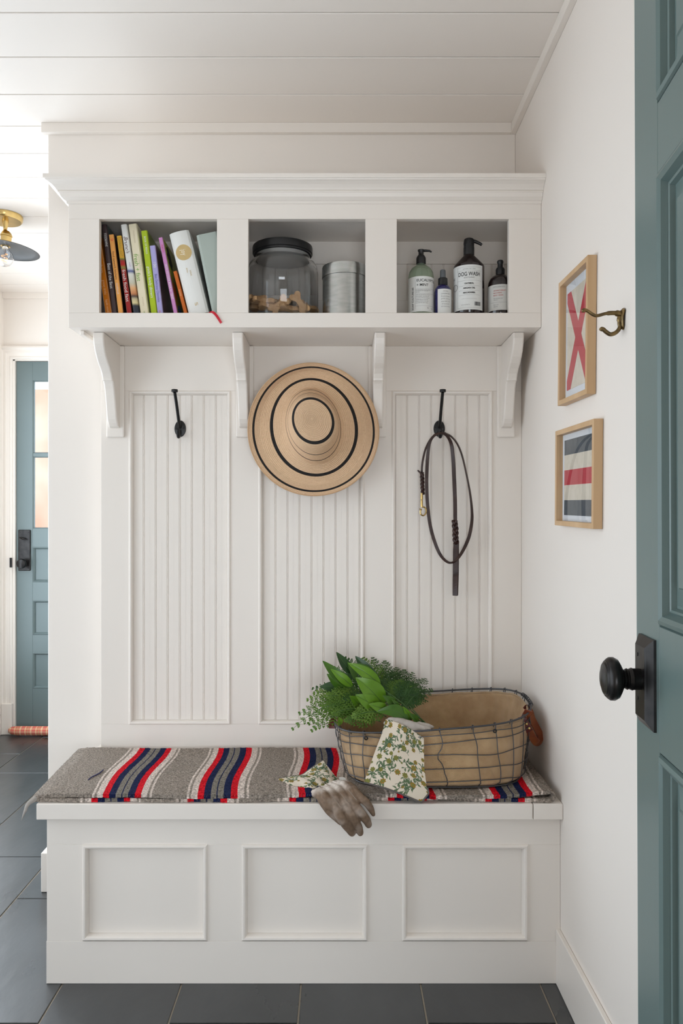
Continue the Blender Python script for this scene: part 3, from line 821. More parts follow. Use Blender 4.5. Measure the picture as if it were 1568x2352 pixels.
build('draft_stopper', MB().tube(dp, [.012, .021, .0255, .0255, .026, .025, .012], 20), pl, label='red plaid fabric draft stopper lying on the floor along the far door', cat='draft stopper')

# ================================================================== RUG
wool = mat('rug_wool', (.2, .18, .16), .95, spec=.1)
N, L, p = nodes(wool)
uvn = N.new('ShaderNodeUVMap'); uvn.uv_map = 'UVMap'
nz = N.new('ShaderNodeTexNoise'); nz.inputs['Scale'].default_value = 110; nz.inputs['Detail'].default_value = 3
tcn = N.new('ShaderNodeTexCoord'); L.new(tcn.outputs['Object'], nz.inputs['Vector'])
sb = N.new('ShaderNodeVectorMath'); sb.operation = 'MULTIPLY_ADD'; sb.inputs[1].default_value = (.0050, 0, 0); L.new(nz.outputs[1], sb.inputs[0]); L.new(uvn.outputs[0], sb.inputs[2])
spx = N.new('ShaderNodeSeparateXYZ'); L.new(sb.outputs[0], spx.inputs[0])
# u stored as x-distance inside the 0.25 m repeat, /0.25
rp = N.new('ShaderNodeValToRGB'); rp.color_ramp.interpolation = 'CONSTANT'
fr = N.new('ShaderNodeMath'); fr.operation = 'FRACT'; L.new(spx.outputs[0], fr.inputs[0]); L.new(fr.outputs[0], rp.inputs[0])
GR, PA, RE, NA, GD = lin((140, 130, 120)), lin((200, 186, 176)), lin((196, 20, 34)), lin((26, 34, 66)), lin((120, 114, 105))
half = [(.079, PA), (.073, GR), (.067, PA), (.0505, RE), (.0335, NA), (.0165, GD), (.0012, NA)]
st = [(0.0, GR)]
for x, c in half: st.append((.5 - x / .25, c))
rc = [GD, NA, RE, PA, GR, PA, GR]
for (x, c), cc in zip(reversed(half), rc): st.append((.5 + x / .25, cc))
for i, s_ in enumerate(st):
    e = rp.color_ramp.elements[i] if i < 2 else rp.color_ramp.elements.new(s_[0])
    e.position = s_[0]; e.color = s_[1]
n2 = N.new('ShaderNodeTexNoise'); n2.inputs['Scale'].default_value = 230; n2.inputs['Detail'].default_value = 4; L.new(tcn.outputs['Object'], n2.inputs['Vector'])
cr = N.new('ShaderNodeMapRange'); cr.inputs[1].default_value = .3; cr.inputs[2].default_value = .7; cr.inputs[3].default_value = .45; cr.inputs[4].default_value = 1.5; L.new(n2.outputs[0], cr.inputs[0])
vm = N.new('ShaderNodeVectorMath'); vm.operation = 'SCALE'; L.new(rp.outputs[0], vm.inputs[0]); L.new(cr.outputs[0], vm.inputs['Scale'])
L.new(vm.outputs[0], p.inputs['Base Color'])
bm_ = N.new('ShaderNodeBump'); bm_.inputs['Strength'].default_value = .8; bm_.inputs['Distance'].default_value = .003
L.new(n2.outputs[0], bm_.inputs['Height']); L.new(bm_.outputs[0], p.inputs['Normal'])
centers = [-1.05, -.80, -.558, -.315, -.053, .195, .441, .69]
def stripe_u(x): return float(np.interp(x, centers, np.arange(len(centers)))) + .5
def stripe_u(x): return max(2.03, float(np.interp(x, centers, np.arange(len(centers)))) + .5)
rug = root('striped_rug', (-.1, 2.2, .467), 'folded grey wool rug with red and navy stripes along the bench seat', 'rug')
path = []      # (x, z, layer)
NX = 330
XL, XR = -.778, .533
def liftR(x): return .007 * max(0, (x - .38) / .15) ** 1.5
for i in range(NX): 
    x = lerp(XL + .004, XR, i / (NX - 1)); path.append((x, .4725, 0, x))
for k in range(1, 12):
    a = -PI2 + pi * k / 12
    path.append((XR + .0115 * cos(a), .4725 + .0068 + .0035 + (.0068 + .0035) * sin(a), .5, XR))
for i in range(NX):
    x = lerp(XR, XL, i / (NX - 1)); path.append((x, .4830 + liftR(x) * .9, 1, x))
NYR = 90
def rug_pt(i, j, off):
    x, z, lay, sx_ = path[i]; t = j / (NYR - 1)
    fe = 1.986 + .004 * sin(x * 9 + lay * 2.1) + .0025 * sin(x * 31 + lay * 4) + (.006 if lay == 0 else 0) * sin(x * 5 + 1)
    if lay == 0: fe += .003
    be_ = 2.394 + .003 * sin(x * 7 + lay)
    y = lerp(fe, be_, t)
    if i < 2 * NX + 11:
        a = path[max(i - 1, 0)]; b = path[min(i + 1, len(path) - 1)]
        tx, tz = b[0] - a[0], b[1] - a[1]; l_ = sqrt(tx * tx + tz * tz) or 1
        nx_, nz_ = tz / l_, -tx / l_
    nn = mnoise.noise(Vector((x * 60, y * 60, lay * 9))) * .0012 + mnoise.noise(Vector((x * 230, y * 230, off * 99))) * .0011
    low = .0015 * sin(x * 11 + y * 7) * (lay == 1)
    # left end: the top layer fans out a little toward the back
    xs = 0
    if x < -.6: xs = -.018 * ((-.6 - x) / .18) * t
    zz = z + low + nn
    if lay == 1:
        fx = max(0, (-.745 - x)) ; zz -= fx * .15
    return Vector((x + nx_ * off + xs, y, max(zz + nz_ * off, .4675 if x > -.762 else .40)))
mb = MB(); npth = len(path)
half_t = .0046
# normal points to the outside of the fold: bottom layer down, top layer up
mb.grid(lambda i, j: rug_pt(i, j, half_t), npth, NYR)
o2 = mb.grid(lambda i, j: rug_pt(i, j, -half_t), npth, NYR)
for i in range(npth - 1):
    for j in (0, NYR - 1):
        mb.f.append((j * npth + i, j * npth + i + 1, o2 + j * npth + i + 1, o2 + j * npth + i)); mb.mi.append(0); mb.sm.append(True)
for j in range(NYR - 1):
    for i in (0, npth - 1):
        mb.f.append((j * npth + i, (j + 1) * npth + i, o2 + (j + 1) * npth + i, o2 + j * npth + i)); mb.mi.append(0); mb.sm.append(True)
def rug_u(i, j):
    x = path[i][3]; t = j / (NYR - 1)
    wshift = .013 * (t - .5) + .012 * sin(t * pi * 2 * .9 + .5 + x * 1.5) * .6
    if path[i][2] == 0: return stripe_u(x + .02)
    return stripe_u(x + wshift)
for s_ in range(2):
    for j in range(NYR):
        for i in range(npth): mb.uv[s_ * npth * NYR + j * npth + i] = (rug_u(i, j), j / NYR)
build('woven_wool', mb, wool, rug)
build('darned_thread', MB().tube(spline([(-.668, 2.09, .4905), (-.665, 2.11, .4912), (-.655, 2.14, .4912), (-.652, 2.17, .4912)], 5), .0016, 6), mat('blue_thread', (.05, .05, .14), .9), rug)
tass = mat('pale_wool', (.42, .39, .36), .95, bump=(500, .5, .001))
build('corner_tassel', MB().tube(spline([(-.768, 1.99, .478), (-.782, 1.972, .468), (-.786, 1.966, .455), (-.792, 1.966, .440), (-.797, 1.968, .428)], 5), [.006, .007, .0065, .006, .0055, .005, .005, .0045, .0045, .004, .004, .004, .003, .003, .0025, .002, .0016, .0012, .001, .0006, .0004], 7, flat=.6), tass, rug)
fz = MB(); rnd = random.Random(3)
for k in range(420):
    x = rnd.uniform(-.77, .53); z = .474 + rnd.choice((0, .012)) + rnd.uniform(-.002, .002)
    q = Vector((x, 1.985 + .004 * sin(x * 9 + 2.1), z)); d_ = Vector((rnd.uniform(-.5, .5), -1, rnd.uniform(-.9, .3))) * rnd.uniform(.002, .005)
    fz.tube([q + Vector((0, .002, 0)), q + d_ * .6, q + d_ + Vector((0, 0, -.001))], .00022, 3, cap=False)
build('loose_fibres', fz, mat('wool_fibre', (.20, .175, .16), .95), rug, kind='stuff')

# ================================================================== WIRE BASKET
bk = root('wire_basket', (.26, 2.21, .488), 'oval grey wire basket lined with tan burlap standing on the rug', 'basket')
BC = Vector((.2605, 2.2125)); SE = 2.35
def basket_pt(th, t, grow=0.0):
    """th angle, t height 0..1"""
    c, s_ = cos(th), sin(th); SE = lerp(3.6, 2.5, min(1, t * 1.1))
    cc = math.copysign(abs(c) ** (2 / SE), c); ss = math.copysign(abs(s_) ** (2 / SE), s_)
    a = lerp(.236, .2735, t ** .7) + grow; b = lerp(.168, .183, t ** .9) + grow
    if t < .06: a -= (.06 - t) / .06 * .012; b -= (.06 - t) / .06 * .012
    x = BC.x + a * cc; y = BC.y + b * ss - .026 * (1 - t)
    zt = .1585 + .024 * cc + .012 * ss       # rim leans up to the right and back
    zt += .004 * sin(3 * th + .6)
    return Vector((x, y, .4905 + zt * t))
def wob(th, t, seed): 
    return mnoise.noise(Vector((cos(th) * 2 + seed * 7.1, sin(th) * 2, t * 3)))
NW = 26
for k in range(NW):
    th0 = 2 * pi * (k + .5) / NW
    pts = []
    for i in range(13):
        t = i / 12 * 1.01
        pts.append(basket_pt(th0 + .028 * wob(th0, t, k + 1) + .02 * wob(th0, 0, k + 5) * (1 - t), min(t, 1.0), .001) )
    # hooked over the rim
    top = pts[-1]; inn = (Vector((BC.x, BC.y, 0)) - Vector((top.x, top.y, 0))).normalized()
    pts += [top + Vector((0, 0, .0045)) , top + inn * .005 + Vector((0, 0, .004)), top + inn * .007 - Vector((0, 0, .008))]
    build('upright_wire', MB().tube(pts, .0013, 6), M['wire'], bk)
for r_, t in enumerate((.12, .33, .55, .77, .90)):
    pts = [basket_pt(2 * pi * i / 120, t + .035 * wob(2 * pi * i / 120, 0, 20 + r_ * 3) * 1.3, .0025) for i in range(120)]
    build('hoop_wire', MB().tube(pts, .0012, 6, closed=True), M['wire'], bk)
build('rim_wire', MB().tube([basket_pt(2 * pi * i / 120, 1.0, 0) for i in range(120)], .0026, 8, closed=True), M['wire'], bk)
build('base_wire', MB().tube([basket_pt(2 * pi * i / 120, .01, 0.002) for i in range(120)], .0022, 8, closed=True), M['wire'], bk)
burlap = mat('burlap', (.50, .34, .19), .9, sheen=.2)
N, L, p = nodes(burlap)
uvn = N.new('ShaderNodeUVMap'); uvn.uv_map = 'UVMap'; sp = N.new('ShaderNodeSeparateXYZ'); L.new(uvn.outputs[0], sp.inputs[0])
def mth(op, a, b=None):
    n = N.new('ShaderNodeMath'); n.operation = op
    for k, v in ((0, a), (1, b)):
        if v is None: continue
        if isinstance(v, (int, float)): n.inputs[k].default_value = v
        else: L.new(v, n.inputs[k])
    return n.outputs[0]
s1 = mth('SINE', mth('MULTIPLY', sp.outputs['X'], 2 * pi * 600)); s2 = mth('SINE', mth('MULTIPLY', sp.outputs['Y'], 2 * pi * 66))
hv = mth('MULTIPLY', s1, s2)
bm_ = N.new('ShaderNodeBump'); bm_.inputs['Strength'].default_value = .7; bm_.inputs['Distance'].default_value = .001
L.new(hv, bm_.inputs['Height']); L.new(bm_.outputs[0], p.inputs['Normal'])
nz = N.new('ShaderNodeTexNoise'); nz.inputs['Scale'].default_value = 22; nz.inputs['Detail'].default_value = 6
tcn = N.new('ShaderNodeTexCoord'); L.new(tcn.outputs['Object'], nz.inputs['Vector'])
rp = N.new('ShaderNodeValToRGB'); rp.color_ramp.elements[0].position = .3; rp.color_ramp.elements[1].position = .7
rp.color_ramp.elements[0].color = (.45, .28, .14, 1); rp.color_ramp.elements[1].color = (.62, .42, .23, 1)
fa = mth('ADD', nz.outputs[0], mth('MULTIPLY', hv, .13)); L.new(fa, rp.inputs[0]); L.new(rp.outputs[0], p.inputs['Base Color'])
p.inputs['Subsurface Weight'].default_value = 0.0
NT, NL = 260, 30
def liner(i, j):
    th = 2 * pi * i / (NT - 1) if i < NT - 1 else 0
    t = j / (NL - 1)
    g = -.006 + .0035 * mnoise.noise(Vector((cos(th) * 6, sin(th) * 6, t * 2.5))) + .002 * mnoise.noise(Vector((cos(th) * 18, sin(th) * 18, t * 5)))
    if t > .9: g -= .002
    q = basket_pt(th, min(max(t * .965, .005), .97), g)
    q.z += .003 * mnoise.noise(Vector((cos(th) * 5, sin(th) * 5, 8))) * t
    return q
mb = MB(); mb.grid(liner, NT, NL)
mb.uv = {j * NT + i: (i / NT, j / NL) for j in range(NL) for i in range(NT)}
o = len(mb.v); cen = Vector((BC.x, BC.y, .4925)); ring = [liner(i, 0) for i in range(NT - 1)]
mb.add([cen] + ring, [(0, 1 + i, 1 + (i + 1) % (NT - 1)) for i in range(NT - 1)], smooth=True)
for k in range(NT): mb.uv[o + k] = (k / NT, 0)
build('burlap_liner', mb, burlap, bk, solid=.0016, recalc=False)
hem = [liner(i, NL - 1) for i in range(NT - 1)]
build('liner_hem', MB().tube([q + Vector((0, 0, -.004)) for q in hem], .0032, 6, closed=True, flat=.8), burlap, bk).data.uv_layers.new(name='UVMap')
for th in (-2.25, -1.1, 1.15, 2.0):      # dark tie rings through the liner
    c_ = basket_pt(th, .90, .003); n_ = Vector((cos(th), sin(th), 0))
    build('tie_ring', MB().tube([c_ + Vector((.004 * cos(a), 0, .004 * sin(a))) for a in [2 * pi * i / 12 for i in range(12)]], .0018, 6, closed=True), M['black'], bk)
# handles
hr = build('handle', ribbon([basket_pt(-.42, 1, .004) + Vector((-.006, -.006, .006)), W(1203, 1655, 2.13), W(1211, 1670, 2.125), W(1222, 1692, 2.125), W(1232, 1706, 2.135), W(1238, 1704, 2.155), W(1240, 1690, 2.17), W(1232, 1672, 2.18), W(1222, 1652, 2.19), W(1217, 1636, 2.20), W(1212, 1627, 2.19)], [.020, .020, .018, .018, .018, .018, .018, .018, .018, .016], .0028), M['tan'], bk, label='tan leather carrying loop', bevel=.0006)
build('handle_tab', ribbon([W(1196, 1646, 2.118), W(1200, 1652, 2.112), W(1208, 1668, 2.112), W(1216, 1680, 2.116)], [.016, .020, .020, .019], .0024), M['redleather'], hr, bevel=.0006)
build('handle_tab', ribbon([W(1204, 1629, 2.19), W(1209, 1624, 2.19), W(1214, 1629, 2.19), W(1216, 1648, 2.20), W(1220, 1655, 2.20)], [.011, .012, .012, .012, .010], .0024), M['redleather'], hr, bevel=.0006)
for q in (W(1209, 1663, 2.106), W(1215, 1673, 2.107)):
    build('rivet', MB().lathe([(.0034, 0), (.0034, .0012), (.002, .0022), (0, .0025)], 16, lambda a, b, c: (q.x + a, q.y - c, q.z + b)), M['brass'], hr)
mb = MB(); 
build('handle', ribbon([W(770, 1652, 2.20), W(766, 1656, 2.19), W(762, 1664, 2.185), W(763, 1673, 2.185)], [.012, .017, .019, .016], .0028), M['redleather'], bk, bevel=.0006)
for i in range(9):      # wrapped wire coils at the right end
    th = -.16 + i * .045; c_ = basket_pt(th, 1.0, .001)
    build('wrap_coil', MB().tube([c_ + Vector((.0045 * cos(a), .003 * (a / pi - 1), .0045 * sin(a))) for a in [2 * pi * k / 10 for k in range(10)]], .0012, 5), M['wire'], bk)

# ================================================================== GREENERY in the basket
fern_m = []
for i, (c1, c2) in enumerate((((.052, .115, .012), (.085, .165, .018)), ((.020, .062, .012), (.038, .095, .016)), ((.080, .155, .020), (.13, .22, .035)))):
    m = mat('fern_green', c1, .5, vary=(40, c2), spec=.35)
    N, L, p = nodes(m)
    tr = N.new('ShaderNodeBsdfTranslucent'); tr.inputs[0].default_value = (c2[0] * 2.2, c2[1] * 2.2, c2[2], 1)
    ms = N.new('ShaderNodeMixShader'); ms.inputs[0].default_value = .15
    L.new(p.outputs[0], ms.inputs[1]); L.new(tr.outputs[0], ms.inputs[2]); L.new(ms.outputs[0], N['Material Output'].inputs[0])
    fern_m.append(m)
leaf_m = [mat('glossy_leaf', (.040, .110, .010), .32, vary=(25, (.060, .145, .014)), spec=.4), mat('bright_leaf', (.095, .215, .012), .34, vary=(20, (.13, .27, .02)), spec=.4), mat('dark_leaf', (.014, .045, .012), .32, vary=(20, (.025, .068, .016)), spec=.4)]
stem_m = mat('green_stem', (.05, .11, .025), .5)
def blade(mb, a, d, n, ln, wd):
    """small flat leaflet: 4 quads"""
    s_ = d.cross(n).normalized(); up = n * (ln * .06)
    v = [a, a + d * ln * .3 + s_ * wd * .5, a + d * ln * .35 + up, a + d * ln * .3 - s_ * wd * .5, a + d * ln * .7 + s_ * wd * .38, a + d * ln * .72 + up, a + d * ln * .7 - s_ * wd * .38, a + d * ln]
    mb.add(v, [(0, 1, 2), (0, 2, 3), (1, 4, 5, 2), (2, 5, 6, 3), (4, 7, 5), (5, 7, 6)])
def frond(base, tip, nrm, arch, width, m, seed, pairs=10, label='feathery green fern frond in the bunch lying over the left end of the basket', twist=0):
    rnd = random.Random(seed)
    base = Vector(base); tip = Vector(tip); nrm = Vector(nrm).normalized()
    mid = base.lerp(tip, .5) + Vector(arch)
    pts = spline([base, base.lerp(mid, .5) + Vector(arch) * .25, mid, mid.lerp(tip, .55) + Vector(arch) * .2, tip], 8)
    r = root('fern_frond', base, label, 'fern', 'fern fronds in the wire basket')
    n_ = len(pts)
    build('stem', MB().tube(pts, [lerp(.0016, .0004, i / (n_ - 1)) for i in range(n_)], 5), stem_m, r)
    mb = MB()
    total = (tip - base).length
    for k in range(pairs):
        t = .16 + .82 * (k / (pairs - 1)) ** .92
        i = min(int(t * (n_ - 1)), n_ - 2); q = pts[i].lerp(pts[i + 1], t * (n_ - 1) - i)
        d = (pts[i + 1] - pts[i]).normalized()
        nn = (nrm - d * nrm.dot(d)).normalized(); s_ = d.cross(nn)
        prof = sin(min(1, (t - .1) * 1.25) ** .7 * pi * .88 + .12) if t > .12 else .3
        prof = max(.1, min(1, (1 - t) * 1.65 + .08)) * min(1, .45 + t * 1.6)
        for sd in (-1, 1):
            pd = (s_ * sd * .85 + d * .55 + nn * rnd.uniform(-.25, .12)).normalized()
            pl_ = width * 1.12 * prof * rnd.uniform(.85, 1.1)
            # pinna with pinnules along it
            npin = max(3, int(pl_ / .0070))
            pn = (nn + Vector((rnd.uniform(-.2, .2), rnd.uniform(-.2, .2), rnd.uniform(-.2, .2)))).normalized()
            ps = pd.cross(pn).normalized()
            for j in range(npin):
                u = (j + .3) / npin
                pq = q + pd * pl_ * u + pn * (-pl_ * .16 * u * u)
                wl_ = pl_ * .38 * (1 - u * .72) * (0.7 + .3 * min(1, u * 6)) + .0030
                for s2 in (-1, 1):
                    bd = (pd * .75 + ps * s2 * .8).normalized()
                    blade(mb, pq, bd, pn, wl_, max(.0032, wl_ * .46))
            blade(mb, q + pd * pl_ * .92, pd, pn, pl_ * .20 + .003, .0034)
    build('leaflets', mb, m, r, recalc=False)
    return r
def Z8(x, y, Y): return W(670 + x * .2168, 1490 + y * .2168, Y)
NF = Vector((0, -.75, .66))
fr_list = [   # base (zoom x,y), tip, Ybase, Ytip, width, mat, arch z
    ((800, 640), (0, 858), 2.14, 2.10, .030, 0, .040), ((760, 620), (175, 800), 2.15, 2.10, .034, 0, .030),
    ((720, 680), (205, 870), 2.13, 2.07, .026, 0, .020), ((800, 600), (75, 690), 2.17, 2.15, .034, 0, .022),
    ((820, 560), (160, 540), 2.20, 2.17, .036, 2, .010), ((800, 520), (232, 470), 2.22, 2.20, .034, 2, .012),
    ((860, 560), (215, 420), 2.24, 2.26, .030, 1, .015), ((860, 480), (375, 190), 2.28, 2.33, .028, 1, .008),
    ((960, 480), (560, 95), 2.30, 2.36, .030, 1, .004), ((1000, 480), (755, 95), 2.30, 2.385, .032, 0, .002),
    ((1050, 500), (855, 95), 2.30, 2.39, .032, 1, .004), ((1080, 520), (985, 128), 2.29, 2.385, .036, 1, .004),
    ((1100, 560), (1112, 198), 2.28, 2.38, .036, 1, .006), ((1140, 600), (1190, 225), 2.27, 2.37, .038, 1, .006),
    ((1160, 620), (1285, 255), 2.25, 2.36, .036, 1, .008), ((1180, 640), (1415, 315), 2.22, 2.33, .034, 1, .012),
    ((1180, 660), (1490, 432), 2.22, 2.33, .026, 1, .012), ((1160, 620), (1370, 400), 2.20, 2.30, .034, 1, .012),
    ((1020, 700), (640, 720), 2.09, 2.055, .030, 2, .012), ((1000, 720), (700, 640), 2.10, 2.075, .030, 2, .008),
    ((940, 770), (560, 760), 2.10, 2.06, .024, 0, .010), ((860, 700), (430, 690), 2.12, 2.09, .032, 0, .016),
    ((820, 620), (350, 500), 2.16, 2.14, .034, 2, .014), ((780, 560), (420, 480), 2.18, 2.15, .032, 0, .012),
    ((1080, 620), (980, 330), 2.20, 2.24, .038, 1, .010), ((1120, 640), (1150, 330), 2.19, 2.23, .038, 0, .010),
    ((1150, 640), (1250, 350), 2.18, 2.22, .036, 1, .010), ((900, 600), (480, 300), 2.25, 2.27, .034, 1, .006),
    ((1000, 560), (700, 230), 2.26, 2.31, .034, 1, .006), ((1180, 660), (1320, 480), 2.16, 2.20, .028, 1, .008),
    ((860, 720), (330, 620), 2.13, 2.11, .034, 0, .018), ((880, 640), (520, 560), 2.14, 2.12, .032, 1, .016),
]
FL = {0: 'fern frond drooping furthest left over the rug', 2: 'fern frond hanging lowest past the red leather tab of the basket',
      5: 'pale green fern frond with its tip raised at the far left of the bunch', 7: 'fern frond pointing up behind the pointed leaf at upper left',
      16: 'fern frond reaching furthest right along the back rim of the basket', 18: 'small fern frond lying on the front rim beside the floral cuff',
      15: 'fern frond fanning to the upper right above the back rim'}
for i, (b_, t_, yb, yt, wd, mi_, ar) in enumerate(fr_list):
    rn = random.Random(i * 11 + 1)
    nrm = NF + Vector((rn.uniform(-.3, .3), 0, rn.uniform(-.3, .3)))
    kw = {}
    if i in FL: kw['label'] = FL[i]
    frond(Z8(b_[0], b_[1], yb), Z8(t_[0], t_[1], yt), nrm, (0, -.008, ar), wd, fern_m[mi_], i, **kw)
def leaf(parent, b_, t_, yb, yt, wpx, m, bow=0.0, turn=0.0, seed=0, lab=None):
    base = Z8(b_[0], b_[1], yb); tip = Z8(t_[0], t_[1], yt)
    wd = 1.2 * wpx * .2168 / F * yb
    d = tip - base; ln = d.length; dn = d.normalized()
    nrm = Vector((sin(turn), -1, .35)).normalized(); nrm = (nrm - dn * nrm.dot(dn)).normalized(); s_ = dn.cross(nrm)
    nu, nv = 9, 26; mb = MB()
    def fn(i, j):
        u = (i / (nu - 1)) * 2 - 1; t = j / (nv - 1)
        hw = wd / 2 * (sin(pi * t ** .85) ** .8) * (1 - .25 * t) * 1.12 + .0004
        c = base + d * t + s_ * (bow * ln * sin(pi * t)) + nrm * (.10 * ln * sin(pi * t * .9))
        vfold = .22 * hw * abs(u) + .05 * hw * sin(t * 9 + seed) * abs(u)
        return c + s_ * (u * hw) + nrm * vfold
    mb.grid(fn, nu, nv)
    o_ = build('leaf', mb, m, parent, recalc=False)
    sb_ = MB().tube([fn(4, j) + nrm * .0002 for j in range(0, nv, 3)], [lerp(.0009, .0003, k / 8) for k in range(9)], 5)
    build('midrib', sb_, stem_m, o_)
def lstem(pts, lab):
    P_ = [Z8(*q) for q in pts]
    r = root('leafy_stem', P_[0], lab, 'foliage', 'broad leaved stems in the wire basket')
    build('stem', MB().tube(spline(P_, 6), .0016, 6), stem_m, r)
    return r
s1 = lstem([(1400, 790, 2.14), (1150, 640, 2.13), (930, 560, 2.11), (700, 380, 2.11)], 'stem with the broadest bright green leaves at the front of the greenery')
leaf(s1, (975, 600), (668, 305), 2.11, 2.09, 190, leaf_m[1], .02, .2, 1)
leaf(s1, (940, 395), (592, 150), 2.11, 2.10, 105, leaf_m[1], .05, -.2, 2)
leaf(s1, (930, 600), (668, 488), 2.10, 2.075, 135, leaf_m[1], -.06, .1, 3)
leaf(s1, (720, 600), (608, 500), 2.11, 2.09, 80, leaf_m[1], .0, .3, 4)
leaf(s1, (1010, 630), (812, 588), 2.09, 2.07, 90, leaf_m[1], -.05, 0, 5)
s2 = lstem([(1420, 800, 2.13), (1200, 600, 2.15), (950, 420, 2.2), (680, 290, 2.22)], 'stem with long dark pointed leaves rising at the back of the greenery')
leaf(s2, (690, 320), (468, 40), 2.22, 2.25, 100, leaf_m[2], -.06, .5, 6)
leaf(s2, (920, 380), (675, 80), 2.20, 2.25, 100, leaf_m[2], .02, -.3, 7)
leaf(s2, (900, 330), (620, 165), 2.2, 2.23, 90, leaf_m[0], .05, .2, 8)
leaf(s2, (680, 330), (585, 140), 2.21, 2.23, 60, leaf_m[0], .02, .4, 9)
s3 = lstem([(1380, 800, 2.12), (1180, 680, 2.14), (900, 520, 2.17), (640, 400, 2.17)], 'stem with slender green leaves pointing to the upper left of the greenery')
leaf(s3, (650, 410), (322, 130), 2.17, 2.17, 110, leaf_m[0], -.06, .3, 10)
leaf(s3, (640, 400), (410, 215), 2.16, 2.16, 80, leaf_m[1], .02, -.2, 11)
leaf(s3, (640, 440), (370, 268), 2.18, 2.19, 100, leaf_m[0], -.08, .2, 12)
leaf(s3, (560, 450), (300, 405), 2.19, 2.20, 100, leaf_m[2], .06, .4, 13)
leaf(s3, (640, 330), (520, 270), 2.2, 2.2, 70, leaf_m[2], .0, .3, 14)
s4 = lstem([(1390, 800, 2.10), (1240, 700, 2.10), (1100, 600, 2.10), (980, 500, 2.11)], 'stem with arching leaves dropping behind the floral glove cuff')
leaf(s4, (1240, 790), (890, 670), 2.085, 2.07, 120, leaf_m[0], .18, .1, 15)
leaf(s4, (1100, 620), (958, 495), 2.10, 2.08, 75, leaf_m[0], .03, .3, 16)
leaf(s4, (1150, 650), (1050, 530), 2.10, 2.08, 40, leaf_m[0], .0, .3, 17)
leaf(s4, (1265, 760), (1178, 608), 2.10, 2.08, 55, leaf_m[1], .04, -.3, 18)
leaf(s4, (1340, 790), (1240, 680), 2.10, 2.08, 55, leaf_m[0], .0, .3, 19)
leaf(s4, (510, 810), (492, 725), 2.07, 2.055, 60, leaf_m[1], .0, .5, 20)
for q in (((1410, 800), (1240, 600)), ((1330, 790), (1160, 560)), ((1420, 790), (1180, 590)), ((1280, 790), (1020, 470))):
    s5 = MB().tube(spline([Z8(q[0][0], q[0][1], 2.12), Z8((q[0][0] + q[1][0]) / 2 + 8, (q[0][1] + q[1][1]) / 2, 2.13), Z8(q[1][0], q[1][1], 2.16)], 6), .0013, 5)
    build('side_stem', s5, stem_m, s4)

# ================================================================== FLORAL PRINT
def floral(nu, nv, wm, hm, seed):
    """printed flower pattern over wm x hm metres, returned as nv*nu colours"""
    rnd = random.Random(seed)
    U, V = np.meshgrid(np.linspace(0, wm, nu), np.linspace(0, hm, nv))
    base = np.array([.66, .58, .47]); img = np.ones((nv, nu, 3)) * base
    img *= (1 + .05 * np.sin(U * 1900))[..., None]
    dk = np.array([.045, .085, .045]); md = np.array([.13, .19, .085]); mu = np.array([.30, .165, .018]); br = np.array([.10, .08, .02]); ol = np.array([.19, .18, .035])
    def seg_(p, q, w_, c):
        d = q - p; l2 = (d ** 2).sum() + 1e-12
        t = np.clip(((U - p[0]) * d[0] + (V - p[1]) * d[1]) / l2, 0, 1)
        dist = np.hypot(U - p[0] - t * d[0], V - p[1] - t * d[1]); img[dist < w_] = c
    def leaf_(p, ang, ln, wd, serr):
        du = (U - p[0]) * cos(ang) + (V - p[1]) * sin(ang); dv = -(U - p[0]) * sin(ang) + (V - p[1]) * cos(ang)
        t = du / ln; dv = dv - .12 * ln * np.sin(np.clip(t, 0, 1) * pi)
        hw = wd * np.sin(np.clip(t, 0, 1) * pi) ** .8 * (1 + .18 * serr * np.sin(t * 30))
        m_ = (t > 0) & (t < 1) & (np.abs(dv) < hw)
        img[m_] = dk
        m2 = (t > .08) & (t < .85) & (np.abs(dv) < hw * .55) & (np.abs(dv) > wd * .10)
        img[m2] = md
    def flower(c, r):
        du, dv = U - c[0], V - c[1]; R = np.hypot(du, dv); A = np.arctan2(dv, du); ph = rnd.random() * 6
        edge = r * (1 + .16 * np.cos(7 * A + ph))
        img[R < edge * 1.10] = br; img[R < edge] = mu if rnd.random() < .7 else ol
        img[(R < edge * .80) & (np.cos(7 * A + ph) < -.1)] = ol
        img[(R < r * .5)] = br; img[R < r * .42] = np.array([.16, .20, .05]); img[R < r * .14] = mu
    spots = []
    gap = .0190
    for k in range(900):
        c = np.array([rnd.uniform(0, wm), rnd.uniform(0, hm)])
        if all(np.hypot(*(c - s_)) > gap for s_ in spots): spots.append(c)
    for i, s_ in enumerate(spots):      # curving stems with leaves
        ang = rnd.uniform(0, 2 * pi); q = s_.copy()
        for st_ in range(9):
            n_ = q + .0034 * np.array([cos(ang), sin(ang)])
            seg_(q, n_, .00055, dk)
            if st_ % 2 == 1:
                for sd in (-1, 1):
                    if rnd.random() < .75: leaf_(n_, ang + sd * rnd.uniform(.5, 1.1), rnd.uniform(.0085, .0150), rnd.uniform(.0017, .0028), rnd.random() < .4)
            ang += rnd.uniform(-.45, .45); q = n_
        leaf_(q, ang, .010, .0018, 0)
    for i, s_ in enumerate(spots):
        q = rnd.random()
        if q < .42: flower(s_, rnd.uniform(.0052, .0072))
        elif q < .70: flower(s_, rnd.uniform(.0024, .0034))
    return np.concatenate([img.reshape(-1, 3), np.ones((nu * nv, 1))], axis=1)
fl_m = attr_mat('floral_cotton', .85)
suede = mat('pale_suede', (.40, .36, .32), .85, vary=(35, (.52, .48, .44), 6), bump=(160, .35, .002))
glove_m = mat('worn_leather', (.42, .36, .30), .75, bump=(120, .4, .002))
N, L, p = nodes(glove_m)
at = N.new('ShaderNodeAttribute'); at.attribute_name = 'print'; L.new(at.outputs['Color'], p.inputs['Base Color'])

